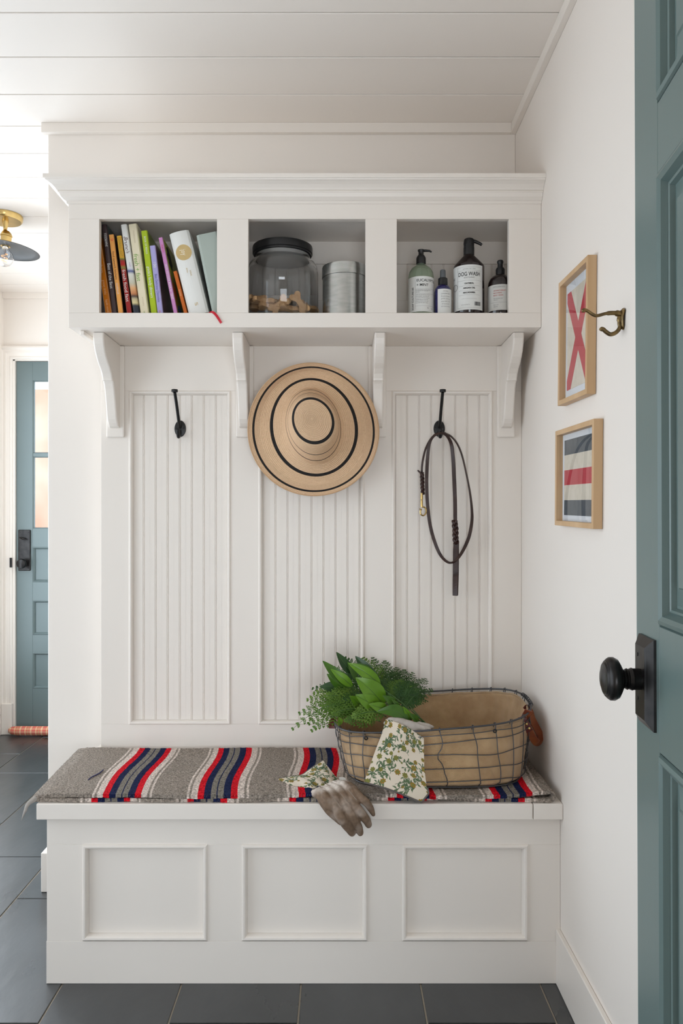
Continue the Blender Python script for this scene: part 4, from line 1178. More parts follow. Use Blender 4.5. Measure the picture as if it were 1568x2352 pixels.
def remeshed(mb, voxel, smooth_it=4):
    me = bpy.data.meshes.new('tmp'); me.from_pydata([tuple(v) for v in mb.v], [], mb.f)
    o = bpy.data.objects.new('tmp', me); COL.objects.link(o)
    md = o.modifiers.new('r', 'REMESH'); md.mode = 'VOXEL'; md.voxel_size = voxel; md.use_smooth_shade = True
    m2 = o.modifiers.new('s', 'SMOOTH'); m2.factor = .5; m2.iterations = smooth_it
    dg = bpy.context.evaluated_depsgraph_get(); dg.update()
    e = bpy.data.meshes.new_from_object(o.evaluated_get(dg))
    vs_ = [v.co.copy() for v in e.vertices]; fs_ = [tuple(q.vertices) for q in e.polygons]
    bpy.data.objects.remove(o); bpy.data.meshes.remove(me); bpy.data.meshes.remove(e)
    out = MB(); out.add(vs_, fs_, 0, True); return out
def capsule_chain(mb, pts, rs, n=6, flat=1.0, up=None, ends=True):
    sp_ = spline(pts, n); m_ = len(sp_)
    rr = [interp(np.linspace(0, 1, len(rs)), rs, i / (m_ - 1)) for i in range(m_)]
    if ends:
        d0 = (sp_[0] - sp_[1]).normalized(); d1_ = (sp_[-1] - sp_[-2]).normalized()
        sp_ = [sp_[0] + d0 * rr[0] * .9, sp_[0] + d0 * rr[0] * .6] + sp_ + [sp_[-1] + d1_ * rr[-1] * .6, sp_[-1] + d1_ * rr[-1] * .9]
        rr = [rr[0] * .35, rr[0] * .8] + rr + [rr[-1] * .8, rr[-1] * .35]
    mb.tube(sp_, rr, 12, flat=flat, up=up)

# --- glove 2 : cuff hanging over the basket front
g2 = root('gardening_glove', W(910, 1843, 1.965), 'floral gauntlet gardening glove hanging over the front rim of the wire basket', 'glove', 'floral gauntlet gardening gloves')
NU2, NV2 = 170, 220
def cuff2(s_, t):
    # left and right outlines in measured positions, top (t=0) to hem (t=1)
    lx_ = interp([0, .25, .5, .75, 1], [886, 876, 862, 849, 836], t); ly_ = interp([0, 1], [1652, 1797], t)
    rx_ = interp([0, .15, .5, .75, .88, 1], [973, 973, 974, 979, 984, 966], t); ry_ = interp([0, .5, .88, 1], [1696, 1764, 1822, 1843], t)
    px_ = lerp(lx_, rx_, s_); py_ = lerp(ly_, ry_, s_) 
    py_ += (1 - t) * (-6) * sin(pi * s_) + t * 4 * sin(pi * s_) * -1
    if t > .86 and s_ > .8: px_ += (t - .86) * 30 * (s_ - .8)
    Y = lerp(2.045, 1.963, (py_ - 1650) / 193)
    Y += -.006 * sin(pi * s_) + .0025 * sin(s_ * 9 + t * 3) * (1 - t)
    return W(px_, py_, Y)
mb = MB(); mb.grid(lambda i, j: cuff2(i / (NU2 - 1), j / (NV2 - 1)), NU2, NV2)
nf = len(mb.v)
mb.grid(lambda i, j: cuff2(i / (NU2 - 1), j / (NV2 - 1)) + Vector((0, .0035 + .004 * sin(pi * i / (NU2 - 1)), .0)), NU2, NV2)
colr = floral(NU2, NV2, .155, .185, 5)
mb.col = np.concatenate([colr, colr]); 
for i in range(NU2 - 1):
    for j in (0, NV2 - 1):
        mb.f.append((j * NU2 + i, j * NU2 + i + 1, nf + j * NU2 + i + 1, nf + j * NU2 + i)); mb.mi.append(0); mb.sm.append(False)
for j in range(NV2 - 1):
    for i in (0, NU2 - 1):
        mb.f.append((j * NU2 + i, (j + 1) * NU2 + i, nf + (j + 1) * NU2 + i, nf + j * NU2 + i)); mb.mi.append(0); mb.sm.append(False)
build('floral_cuff', mb, fl_m, g2)
hp = [cuff2(i / 30, 1) + Vector((0, -.0005, 0)) for i in range(31)] + [cuff2(1, 1 - i / 40) + Vector((.0005, 0, 0)) for i in range(1, 9)]
build('cuff_binding', MB().tube(hp, .0024, 6), M['felt'], g2, label='grey cloth binding')
cap_ = MB()
capsule_chain(cap_, [W(886, 1662, 2.048), W(910, 1668, 2.045), W(940, 1680, 2.045), W(972, 1697, 2.047)], [.007, .010, .010, .008])
capsule_chain(cap_, [W(895, 1655, 2.060), W(920, 1660, 2.060), W(950, 1668, 2.060), W(982, 1678, 2.062)], [.009, .012, .012, .010])
capsule_chain(cap_, [W(920, 1664, 2.075), W(950, 1668, 2.075), W(975, 1668, 2.075), W(992, 1670, 2.075)], [.010, .011, .010, .006])
capsule_chain(cap_, [W(975, 1680, 2.050), W(984, 1690, 2.050), W(982, 1702, 2.050)], [.007, .007, .004])
# hand part lying down inside the basket
for k, (dx_, ln) in enumerate(((-.040, .085), (-.018, .10), (.004, .10), (.026, .085))):
    b0 = W(940, 1668, 2.075) + Vector((dx_, 0, 0))
    capsule_chain(cap_, [b0, b0 + Vector((0, .035, -.030)), b0 + Vector((.004, .045, -.030 - ln * .5)), b0 + Vector((.006, .042, -.030 - ln))], [.013, .012, .0105, .009])
hand2 = remeshed(cap_, .0024, 3)
hand2.v = [tuple(Vector(v) + Vector((0, 1, .6)) * (.0022 * mnoise.noise(Vector(v) * 90)) ) for v in hand2.v]
build('suede_palm', hand2, suede, g2)
tabm = mat('pull_tab', (.42, .39, .35), .85, bump=(600, .3, .0005))
build('pull_tab', ribbon([W(984, 1676, 2.052), W(982, 1685, 2.045), W(978, 1700, 2.040)], [.008, .010, .009], .0025), tabm, g2)

# --- glove 1 : lying on the bench, fingers over the edge
g1 = root('gardening_glove', W(780, 1838, 1.97), 'floral gauntlet gardening glove lying on the bench, dirty fingers over the edge', 'glove', 'floral gauntlet gardening gloves')
NU1, NV1 = 150, 130
A_, B_, C_, D_ = W(638, 1788, 2.095), W(741, 1753, 2.155), W(779, 1793, 2.085), W(713, 1827, 1.995)
def cuff1(s_, t, off=0):
    # s along the opening A->B, t from opening to wrist
    e0 = A_.lerp(B_, s_) + Vector((0, -.006, -.006)) * sin(pi * s_) ** 1.2
    e1 = D_.lerp(C_, s_)
    q = e0.lerp(e1, t)
    q += Vector((0, 0, .010)) * sin(pi * t) * sin(pi * s_)
    q += Vector((0, 0, -.007)) * math.exp(-((s_ - .52 - .12 * t) / .10) ** 2) * (1 - t * .6) * .5
    q += Vector((0, 0, .0016)) * sin(s_ * 22 + t * 3) * t
    if s_ > .6: q += Vector((0, -.004, .010)) * ((s_ - .6) / .4) * (1 - t)
    return q + Vector((0, off * .5, -off))
mb = MB(); mb.grid(lambda i, j: cuff1(i / (NU1 - 1), j / (NV1 - 1)), NU1, NV1)
nf = len(mb.v)
mb.grid(lambda i, j: cuff1(i / (NU1 - 1), j / (NV1 - 1), .004), NU1, NV1)
colr = floral(NU1, NV1, .150, .105, 9); mb.col = np.concatenate([colr, colr])
for i in range(NU1 - 1):
    for j in (0, NV1 - 1):
        mb.f.append((j * NU1 + i, j * NU1 + i + 1, nf + j * NU1 + i + 1, nf + j * NU1 + i)); mb.mi.append(0); mb.sm.append(False)
for j in range(NV1 - 1):
    for i in (0, NU1 - 1):
        mb.f.append((j * NU1 + i, (j + 1) * NU1 + i, nf + (j + 1) * NU1 + i, nf + j * NU1 + i)); mb.mi.append(0); mb.sm.append(False)
build('floral_cuff', mb, fl_m, g1)
build('cuff_binding', MB().tube([cuff1(i / 40, 0) + Vector((0, 0, -.001)) for i in range(41)] , .0022, 6), M['felt'], g1, label='grey cloth binding')
gm = MB()
up_ = Vector((0, -.3, 1))
wr = [W(722, 1822, 2.000), W(735, 1816, 2.015), W(750, 1810, 2.03), W(768, 1802, 2.045), W(782, 1800, 2.05)]
kn = [W(752, 1852, 1.957), W(772, 1856, 1.948), W(793, 1853, 1.948), W(812, 1845, 1.952), W(826, 1832, 1.960)]
for i in range(5):
    mid_ = wr[i].lerp(kn[i], .5) + Vector((0, -.004, .010))
    capsule_chain(gm, [wr[i], mid_, kn[i]], [.0105, .0125, .0115])
for i in range(4):
    capsule_chain(gm, [wr[i].lerp(wr[i + 1], .5), wr[i].lerp(kn[i + 1], .5) + Vector((0, -.006, .012)), kn[i].lerp(kn[i + 1], .5)], [.0105, .0125, .011])
# fingers (index wide, middle, ring, little) and the thumb tucked on the left
fg = [([kn[1], W(784, 1878, 1.938), W(800, 1900, 1.944), W(808, 1912, 1.950)], [.0125, .0135, .0125, .0105]),
      ([kn[2] + Vector((.002, 0, 0)), W(808, 1874, 1.936), W(822, 1898, 1.944), W(827, 1913, 1.950)], [.0112, .0115, .0105, .0085]),
      ([kn[3], W(826, 1864, 1.940), W(840, 1882, 1.944), W(846, 1894, 1.948)], [.0105, .0115, .0110, .0090]),
      ([kn[4], W(838, 1840, 1.950), W(850, 1856, 1.950), W(857, 1871, 1.952)], [.0100, .0105, .0088, .0055]),
      ([W(735, 1836, 1.972), W(752, 1860, 1.958), W(768, 1876, 1.952), W(782, 1890, 1.952)], [.0085, .0092, .0085, .0065])]
for pts_, rs_ in fg: capsule_chain(gm, pts_, rs_)
hand1 = remeshed(gm, .0019, 2)
out = []; cols = []
wr_c = W(750, 1806, 2.03)
for v in hand1.v:
    v = Vector(v)
    f = (mnoise.noise(v * 70) * .0016 + abs(mnoise.noise(Vector((v.x * 45 + v.z * 60, v.y * 30, v.z * 45)))) * .0022)
    out.append(tuple(v + Vector((0, -.7, .7)) * f))
    d_ = (v - wr_c).length
    t = min(1, max(0, (d_ - .030) / .045)) + .45 * mnoise.noise(v * 38) 
    t = min(1, max(0, t))
    c0 = Vector((.60, .53, .47)); c1 = Vector((.165, .108, .070)); c = c0.lerp(c1, t) * (1 + .25 * mnoise.noise(v * 160))
    cols.append((c.x, c.y, c.z, 1))
hand1.v = out; hand1.col = cols
build('leather_hand', hand1, glove_m, g1)
build('pull_tab', ribbon([W(778, 1800, 2.045), W(789, 1797, 2.03), W(789, 1790, 2.04), W(780, 1790, 2.05)], [.009, .010, .010, .009], .0022), tabm, g1)
for a_, b_ in ((0, 1), (1, 2), (2, 3)):
    p0_ = wr[a_ + 1] + Vector((0, -.008, .012)); p1_ = kn[b_ + 1].lerp(kn[b_], .5) + Vector((0, -.0135, .006))
    build('seam', MB().tube(spline([p0_, p0_.lerp(p1_, .5) + Vector((0, -.005, .0095)), p1_], 6), .0011, 5), mat('seam_thread', (.23, .18, .14), .9), g1)

# ================================================================== BOOKS
YS = 2.232
def ZB(x): return 220 + x * .19133
def book(tl, tr, ty, slope, depth, cover, label, pages=(.62, .56, .46), side=None, text=None, hard=True, round_=.0, group='cookbooks leaning in the left cubby'):
    """tl, tr: top left/right of the spine, ty its top, in measured units; slope: lean to the left"""
    pxl, pxr, py = ZB(tl), ZB(tr), 480 + ty * .19133
    th = math.atan(slope)
    ptl = W(pxl, py, YS); ptr = W(pxr, py, YS)
    wth = (ptr.x - ptl.x) * cos(th)
    zb = OZ0 + .0004
    h = (ptl.z - zb) / cos(th)
    U = Vector((-sin(th), 0, cos(th))); R = Vector((cos(th), 0, sin(th)))
    O = ptl - U * h; O.z = zb
    def T(a, b, c): # a across, b depth, c up
        q = O + R * a + U * c; return (q.x, YS + b, q.z)
    r = root('book', (O.x, YS, O.z), label, 'book', group)
    bt = .0018 if hard else .0006
    n = 9; outp = []; inn = []
    outp.append((0, depth)); inn.append((bt, depth))
    outp.append((0, .004)); inn.append((bt, .005))
    for k in range(1, n):
        a = k / n; outp.append((a * wth, -round_ * wth * sin(pi * a) + .0)); inn.append((min(max(a * wth, bt), wth - bt), bt - round_ * wth * sin(pi * a)))
    outp.append((wth, .004)); inn.append((wth - bt, .005)); outp.append((wth, depth)); inn.append((wth - bt, depth))
    mb = MB(); m_ = len(outp)
    vs_ = [T(x, y, z) for z in (0, h) for (x, y) in outp + inn]
    N2 = 2 * m_; fs = []; mis = []
    for i in range(m_ - 1):
        fs.append((i, i + 1, N2 + i + 1, N2 + i)); mis.append(1 if (side is not None and i == m_ - 2) else 0)
        fs.append((m_ + i, N2 + m_ + i, N2 + m_ + i + 1, m_ + i + 1)); mis.append(0)
        for z in (0, N2): fs.append((z + i, z + m_ + i, z + m_ + i + 1, z + i + 1)); mis.append(0)
    for i in (0, m_ - 1): fs.append((i, m_ + i, N2 + m_ + i, N2 + i)); mis.append(0)
    mb.v = vs_; mb.f = fs; mb.mi = mis; mb.sm = [False] * len(fs)
    build('cover', mb, [cover] + ([side] if side is not None else []), r)
    ins = .003 if hard else .0004
    build('pages', MB().box(bt + .0002, wth - bt - .0002, bt + .001, depth - ins, ins, h - ins, T=T), mat('pages', pages, .8, vary=(900, tuple(.8 * v for v in pages)), stretch=((1, .01, .01),)), r)
    for (s_, sz, u, wd_, m__, shear, off) in (text or []):
        # reads from top to bottom; u = centre from the top (0..1), off = sideways offset 0..1
        letters(s_, sz, lambda x, y: T(min(max(wth * (.5 + off) + y, .0008), wth - .0008), -.0006 - round_ * wth * sin(pi * min(max((wth * (.5 + off) + y) / wth, 0), 1)), h * (1 - u) - x), 'spine_lettering', m__, r, width=wd_, shear=shear)
    return r, T, wth, h
def cm(name, c, rough=.32): return mat(name, lin(c)[:3], rough)
wink = mat('white_ink', (.72, .72, .70), .5); gold = mat('gold_foil', (.66, .50, .24), .3, metal=.7)
greenink = mat('green_ink', (.16, .36, .06), .5); brownink = mat('brown_ink', (.07, .02, .02), .5); blueink = mat('blue_ink', (.10, .10, .28), .5); peach = mat('peach_ink', (.80, .46, .22), .5)
book(-30, 52, 330, .152, .17, cm('orange_cover', (196, 112, 18)), 'dark orange softcover leftmost on the shelf, half hidden by the frame', text=[('kitchen', .011, .36, .045, peach, 0, 0), ('groovy drinks', .011, .64, .042, peach, 0, 0), ('haydn wood', .010, .87, .036, peach, 0, 0)], hard=False)
book(67, 131, 190, .117, .19, cm('dark_brown_cover', (66, 52, 54)), 'dark brown book lettered in white, second from the left', side=cm('slate_cover', (70, 84, 84)), text=[('FOOD&WINE', .0095, .17, .038, wink, 0, 0), ('Best of the Best', .0125, .56, .072, wink, 0, 0)], round_=.1)
book(152, 214, 310, .121, .16, cm('light_orange_cover', (240, 168, 84)), 'light orange softcover with a red spot at the top of its spine', side=cm('dark_brown_back', (58, 44, 40)), text=[('food network kitchens', .0085, .38, .080, brownink, 0, 0), ('cookbook', .0085, .66, .033, wink, 0, 0), ('9', .012, .065, .007, mat('red_spot', (.8, .12, .06), .4), 0, 0)], hard=False)
book(246, 307, 325, .133, .17, band_mat('cooking_band', [(0, (150, 28, 28)), (.55, (152, 30, 26)), (.58, (170, 40, 34)), (.60, (120, 130, 60)), (.64, (176, 26, 30)), (.69, (150, 40, 36)), (.71, (92, 110, 40)), (.73, (214, 160, 40)), (.98, (220, 168, 44))]), 'red and yellow cookery book with tomatoes on its spine', side=cm('dark_red_back', (52, 34, 32)), text=[('COOKING LIGHT', .0100, .14, .056, mat('olive_ink', (.30, .24, .05), .5), 0, 0), ('fresh food fast', .0125, .62, .092, wink, 0, .0)], hard=False)
book(296, 374, 192, .143, .18, band_mat('brunch_band', [(0, (60, 90, 130)), (.04, (40, 46, 60)), (.12, (44, 48, 56)), (.15, (214, 200, 150)), (.19, (190, 176, 140)), (.22, (70, 58, 58)), (.25, (196, 128, 84)), (.31, (222, 170, 120)), (.36, (196, 192, 170)), (.46, (214, 214, 206)), (.49, (70, 84, 140)), (.52, (214, 216, 222)), (.58, (224, 225, 222)), (1, (226, 226, 222))]), 'white hardback with a dark script title and a plate of food low on its spine', text=[('Brunch', .0150, .22, .048, brownink, .35, 0), ('brunch', .005, .44, .012, mat('mauve_ink', (.35, .15, .3), .5), 0, .1)], round_=.12)
book(388, 492, 186, .136, .20, cm('cream_cover', (224, 214, 186)), 'thick cream hardback with green handwritten title', pages=(.50, .42, .30), text=[('fresh + fast', .0170, .47, .078, greenink, .1, -.14), ('everyday food', .0075, .42, .045, mat('pale_green_ink', (.50, .58, .30), .5), .1, .25), ('WILLIAMS-SONOMA', .0050, .14, .036, mat('sand_ink', (.50, .42, .30), .5), 0, 0), ('KITCHEN', .0050, .84, .024, mat('sand_ink', (.50, .42, .30), .5), 0, 0), ('m', .0080, .96, .007, greenink, 0, 0)])
book(540, 617, 264, .121, .20, cm('lime_cover', (164, 186, 34)), 'lime green book with white lettering on the spine', side=cm('olive_cover', (102, 122, 22)), text=[('BOOK OF MENUS', .0075, .17, .050, wink, 0, 0), ("giada's family dinners", .0115, .60, .090, wink, .15, 0)])
book(643, 713, 443, .117, .15, cm('lavender_cover', (166, 160, 208)), 'short lavender book beside the lime green one', side=cm('grey_brown_cover', (98, 84, 80)), text=[('100', .0105, .27, .015, wink, 0, 0), ('Best Delicious Chocolate', .0095, .60, .080, blueink, 0, 0), ('o', .010, .93, .007, mat('coral_spot', (.75, .25, .18), .4), 0, 0)], hard=False)
r9, T9, w9, h9 = book(750, 801, 347, .200, .16, cm('mauve_cover', (196, 132, 186)), 'slim mauve cookbook with a green and yellow front cover', side=cm('green_yellow_cover', (148, 156, 36)), text=[('MURDOCH', .006, .14, .022, mat('crimson_ink', (.5, .03, .08), .5), 0, 0), ('HOW TO COOK BOOK for TEENS', .0090, .56, .100, wink, 0, 0)], hard=False)
# printed shapes on its front cover
for i, (b0, c0, rb, rc_, m_) in enumerate(((.05, .80, .028, .035, M['ink']), (.03, .35, .020, .026, mat('orange_print', (.55, .14, .03), .4)), (.05, .10, .03, .02, mat('blue_print', (.05, .18, .40), .4)))):
    mb = MB(); k_ = 18
    mb.add([T9(w9 + .0004, b0 + rb * cos(2 * pi * q / k_) * (1 + .25 * sin(3 * q)), h9 * c0 + rc_ * sin(2 * pi * q / k_)) for q in range(k_)], [tuple(range(k_))])
    build('cover_print', mb, m_, r9)
book(926, 972, 752, .255, .13, cm('rust_cover', (190, 96, 30)), 'small rust orange book leaning on the thick white one', text=[('home', .0085, .48, .018, peach, 0, 0)], hard=False)
r11, T11, w11, h11 = book(880, 1126, 305, .245, .19, cm('white_cover', (226, 226, 222), .45), 'thickest white hardback with a gold medallion and a red ribbon', text=[('joy', .0200, .255, .018, mat('pale_gold', (.85, .80, .66), .4), 0, 0), ('IRMA', .0060, .47, .014, gold, 0, -.05), ('ROMBAUER', .0060, .51, .016, gold, 0, .1), ('S', .013, .88, .009, gold, 0, 0)], round_=.10)
def disc11(rr_, off, m_, nm):
    mb = MB(); k_ = 40; cxx = w11 / 2; cz = h11 * .745
    pts_ = []
    for ring_ in (0, .5, 1):
        for q in range(k_):
            a = 2 * pi * q / k_; x = cxx + rr_ * ring_ * cos(a); z = cz + rr_ * ring_ * sin(a)
            pts_.append(T11(x, -off - .10 * w11 * sin(pi * x / w11) - .0003, z))
    mb.add(pts_, [(i * k_ + q, i * k_ + (q + 1) % k_, (i + 1) * k_ + (q + 1) % k_, (i + 1) * k_ + q) for i in range(2) for q in range(k_)])
    build(nm, mb, m_, r11, recalc=False)
disc11(.0225, .0001, gold, 'gold_medallion')
rb = ribbon([(W(470, 716, 2.20).x, 2.22, OZ0 + .0015), (W(484, 716, 2.2).x, 2.195, OZ0 + .0020), W(490, 718, 2.1855), W(497, 725, 2.184), W(503, 734, 2.1845), W(508, 742, 2.185)], [.004, .006, .0065, .0065, .0065, .006], .0006)
build('ribbon_marker', rb, cm('red_ribbon', (190, 14, 40), .4), r11, label='red ribbon bookmark')
book(1205, 1475, 316, .205, .17, cm('sage_cover', (168, 178, 170), .6), 'large grey green clothbound book at the right end of the cubby', pages=(.45, .46, .40))

# ================================================================== JAR, BISCUITS, TIN
def TT(cx_, cy_): return lambda a, b, c: (cx_ + a, cy_ + b, c)
jx, jy, zf = -.1665, 2.322, OZ0 + .0003
jar = root('glass_jar', (jx, jy, zf), 'large clear glass jar with black lid holding dog biscuits', 'jar')
jp_o = [(.098, zf), (.104, zf + .004), (.1055, zf + .012), (.1055, zf + .150), (.103, zf + .166), (.097, zf + .178), (.088, zf + .186), (.082, zf + .190), (.081, zf + .201)]
jp_i = [(.079, zf + .201), (.080, zf + .189), (.086, zf + .183), (.095, zf + .175), (.1005, zf + .164), (.1025, zf + .150), (.1025, zf + .014), (.098, zf + .008), (0, zf + .007)]
mb = MB(); mb.lathe(jp_o + jp_i, 72, TT(jx, jy), cap=False)
o_ = len(mb.v); mb.f.append(tuple(range(71, -1, -1))); mb.mi.append(0); mb.sm.append(False)
build('glass_body', mb, M['glass'], jar)
build('lid', MB().lathe([(.074, zf + .2025), (.085, zf + .2025), (.0855, zf + .206), (.0885, zf + .208), (.0890, zf + .224), (.0880, zf + .228), (.083, zf + .2305), (.040, zf + .2395), (.018, zf + .243), (.018, zf + .249), (0, zf + .250)], 60, TT(jx, jy)), M['blackplastic'], jar)
build('lid_seal', MB().lathe([(.060, zf + .183), (.074, zf + .186), (.0785, zf + .190), (.0785, zf + .202)], 60, TT(jx, jy)), mat('grey_seal', (.35, .35, .34), .5), jar)
bis = mat('dog_biscuit', (.50, .29, .135), .85, vary=(60, (.60, .38, .20), 6), bump=(220, .4, .0012))
rnd = random.Random(11)
proto = None
def biscuit_mesh():
    mb = MB(); k_ = 64; outl = []
    for q in range(k_):
        a = 2 * pi * q / k_; 
        x, z = cos(a), sin(a)
        # bone outline as a union of four knobs and a bar, radial search
        best = 0
        for rr in np.linspace(.002, .045, 70):
            X_, Z_ = rr * x, rr * z
            ins = (abs(X_) < .022 and abs(Z_) < .0088) or any((X_ - sx_ * .0235) ** 2 + (Z_ - sz_ * .0085) ** 2 < .0098 ** 2 for sx_ in (-1, 1) for sz_ in (-1, 1))
            if ins: best = rr
        outl.append((best * x, best * z))
    n_ = k_; th = .0065
    lv = [(.90, -th), (1, -th * .6), (1, th * .6), (.90, th)]
    for s_, y in lv:
        for (x, z) in outl: mb.v.append((x * s_, y, z * s_))
    for l_ in range(3):
        for q in range(n_): mb.f.append((l_ * n_ + q, l_ * n_ + (q + 1) % n_, (l_ + 1) * n_ + (q + 1) % n_, (l_ + 1) * n_ + q))
    mb.v += [(0, -th, 0), (0, th, 0)]
    for q in range(n_): mb.f.append((4 * n_, (q + 1) % n_, q)); mb.f.append((4 * n_ + 1, 3 * n_ + q, 3 * n_ + (q + 1) % n_))
    mb.mi = [0] * len(mb.f); mb.sm = [False] * len(mb.f)
    return mb
me = bpy.data.meshes.new('dog_biscuit'); bmsh = biscuit_mesh()
me.from_pydata(bmsh.v, [], bmsh.f); me.materials.append(bis); me.update()
def biscuit(px_, py_, Y, rz, ry, rx, lab='bone-shaped tan dog biscuit in the pile at the bottom of the glass jar'):
    q = W(px_, py_, Y)
    o = bpy.data.objects.new('dog_biscuit', me); COL.objects.link(o)
    q.z = max(q.z, zf + .0215)
    o.location = q; o.rotation_euler = (rx, ry, rz)
    tag(o, lab, 'dog biscuit', 'dog biscuits in the glass jar')
for a in ((605, 694, 2.262, .2, .15, 1.3), (588, 690, 2.29, .6, .0, 1.25), (641, 703, 2.255, .0, -.75, .15, 'dog biscuit leaning to the right at the front middle of the jar'), (688, 697, 2.255, .1, .95, .1, 'dog biscuit standing tallest against the right side of the jar'), (620, 708, 2.262, .1, .1, 1.2), (662, 714, 2.265, .5, .2, 1.1),
          (600, 712, 2.30, -.3, .0, 1.3), (640, 712, 2.31, 1.2, .1, 1.4), (680, 716, 2.31, -.5, .1, 1.4), (705, 712, 2.315, .3, .3, 1.0), (600, 706, 2.35, .2, .1, 1.3), (640, 706, 2.36, .8, .0, 1.5), (680, 706, 2.36, -.6, .1, 1.4), (660, 700, 2.33, .3, -.3, 1.2)):
    biscuit(*a)
tx, ty = .0178, 2.285
tin = root('metal_canister', (tx, ty, zf), 'round galvanised metal canister with lid beside the glass jar', 'canister')
build('body', MB().lathe([(.063, zf), (.065, zf + .002), (.065, zf + .128)], 64, TT(tx, ty)), M['steel'], tin)
build('lid', MB().lathe([(.0655, zf + .1225), (.0672, zf + .1235), (.0672, zf + .152), (.066, zf + .1555), (.062, zf + .156)], 64, TT(tx, ty)), M['steel'], tin)

# ================================================================== BOTTLES
def bottle_root(name, x, y, label): return root(name, (x, y, zf), label, 'bottle', None)
def wrap(cx_, cy_, r, z0, z1, a0, a1, m, parent, name='label', dr=.0004, seg=28):
    fo = -math.atan(cx_ / cy_); a0 += fo; a1 += fo
    mb = MB(); mb.grid(lambda i, j: (cx_ + (r + dr) * sin(lerp(a0, a1, i / (seg - 1))), cy_ - (r + dr) * cos(lerp(a0, a1, i / (seg - 1))), (z0, z1)[j]), seg, 2)
    return build(name, mb, m, parent, recalc=False)
def ctext(s_, size, cx_, cy_, r, z, ang, m, parent, width=None, vertical=False, align='CENTER', bold=0, spacing=1.0):
    def T(x, y):
        if vertical: x, y = -y, x
        a = ang - math.atan(cx_ / cy_) + x / r
        return (cx_ + (r + .0008) * sin(a), cy_ - (r + .0008) * cos(a), z + y)
    return letters(s_, size, T, 'label_lettering', m, parent, width=width, align=align, bold=bold, spacing=spacing)
def rule(cx_, cy_, r, z, a0, a1, th, m, parent): 
    return wrap(cx_, cy_, r, z - th / 2, z + th / 2, a0, a1, m, parent, 'label_line', dr=.0008, seg=16)
# A: eucalyptus + mint
ax, ay = .2362, 2.255; ar = .0368
A = bottle_root('soap_bottle', ax, ay, 'pale green glass soap bottle with black pump and white eucalyptus label')
gg = mat('green_glass', (.62, .78, .60), .05, trans=.85, ior=1.4)
build('glass_body', MB().lathe([(.030, zf), (.0355, zf + .003), (ar, zf + .008), (ar, zf + .118), (.0345, zf + .132), (.028, zf + .143), (.018, zf + .151), (.0125, zf + .155), (.0115, zf + .162)], 56, TT(ax, ay)), gg, A)
build('pump_collar', MB().lathe([(.0132, zf + .157), (.0138, zf + .159), (.0138, zf + .174), (.011, zf + .180), (.0075, zf + .184), (.0072, zf + .192), (.0095, zf + .195), (.0095, zf + .198), (.004, zf + .200)], 32, TT(ax, ay)), M['blackplastic'], A)
build('pump_spout', MB().tube([(ax - .004, ay, zf + .1955), (ax + .012, ay, zf + .1962), (ax + .024, ay, zf + .1957), (ax + .0305, ay, zf + .1925)], [.0042, .0036, .003, .0024], 10), M['blackplastic'], A)
wrap(ax, ay, ar, zf + .012, zf + .112, -1.57, 1.50, M['label'], A)
ctext('EUCALYPTUS', .0105, ax, ay, ar, zf + .100, .53, M['ink'], A, width=.064, bold=.0001)
ctext('+ MINT', .0105, ax, ay, ar, zf + .0870, .12, M['ink'], A, width=.034, bold=.0001)
ctext('SOAP CULTURE #5', .0082, ax, ay, ar, zf + .0495, -.66, M['ink'], A, vertical=True, width=.064, bold=.0001)
rule(ax, ay, ar, zf + .077, -.45, 1.4, .0004, M['greyink'], A); rule(ax, ay, ar, zf + .063, -.45, 1.4, .0004, M['greyink'], A); rule(ax, ay, ar, zf + .028, -.45, 1.4, .0004, M['greyink'], A)
wrap(ax, ay, ar, zf + .020, zf + .108, -.46, -.448, M['greyink'], A, 'label_line', dr=.0008, seg=3)
for i, t_ in enumerate(('plant oils, flower and leaf extracts', 'in a mild base for hands and', 'skin care',)):
    ctext(t_, .0032, ax, ay, ar, zf + .0735 - i * .0033, -.42, M['greyink'], A, align='LEFT', bold=.00005)
for i, t_ in enumerate(('made with essential oils of mint', 'and eucalyptus, saponified oils', 'of coconut, olive and sunflower', 'vegetable glycerin, aloe leaf,', 'rosemary extract, citric acid', 'rinse well with warm water')):
    ctext(t_, .0032, ax, ay, ar, zf + .0595 - i * .0046, -.42, M['greyink'], A, align='LEFT', bold=.00005)
ctext('%', .006, ax, ay, ar, zf + .022, .55, M['ink'], A); ctext('%', .006, ax, ay, ar, zf + .021, .95, M['ink'], A)
# B: blue spray
bx_, by_ = .2975, 2.245; br_ = .0243
B = bottle_root('spray_bottle', bx_, by_, 'small cobalt blue spray bottle with black cap and white label')
cob = mat('cobalt_glass', (.012, .010, .085), .08, coat=.5)
build('glass_body', MB().lathe([(.021, zf), (br_, zf + .004), (br_, zf + .072), (.0225, zf + .082), (.017, zf + .090), (.0115, zf + .093)], 40, TT(bx_, by_)), cob, B)
build('cap_collar', MB().lathe([(.0132, zf + .0925), (.0137, zf + .0935), (.0135, zf + .111), (.0125, zf + .113)], 36, TT(bx_, by_), smooth=False), M['blackplastic'], B)
build('spray_nozzle', MB().lathe([(.0082, zf + .113), (.0078, zf + .134), (.0068, zf + .137), (.003, zf + .138)], 24, TT(bx_, by_)), mat('grey_nozzle', (.10, .11, .12), .4), B)
wrap(bx_, by_, br_, zf + .004, zf + .0770, -.62, 1.45, M['label'], B)
for i, t_ in enumerate(('NATURAL', 'LAVENDER MIST', 'for pets & linens', 'gentle calming', 'spray made of oil', 'of lavender', 'and chamomile')):
    ctext(t_, .0042, bx_, by_, br_, zf + .070 - i * .0072, .35, M['greyink'], B, width=min(.026, .0021 * len(t_)))
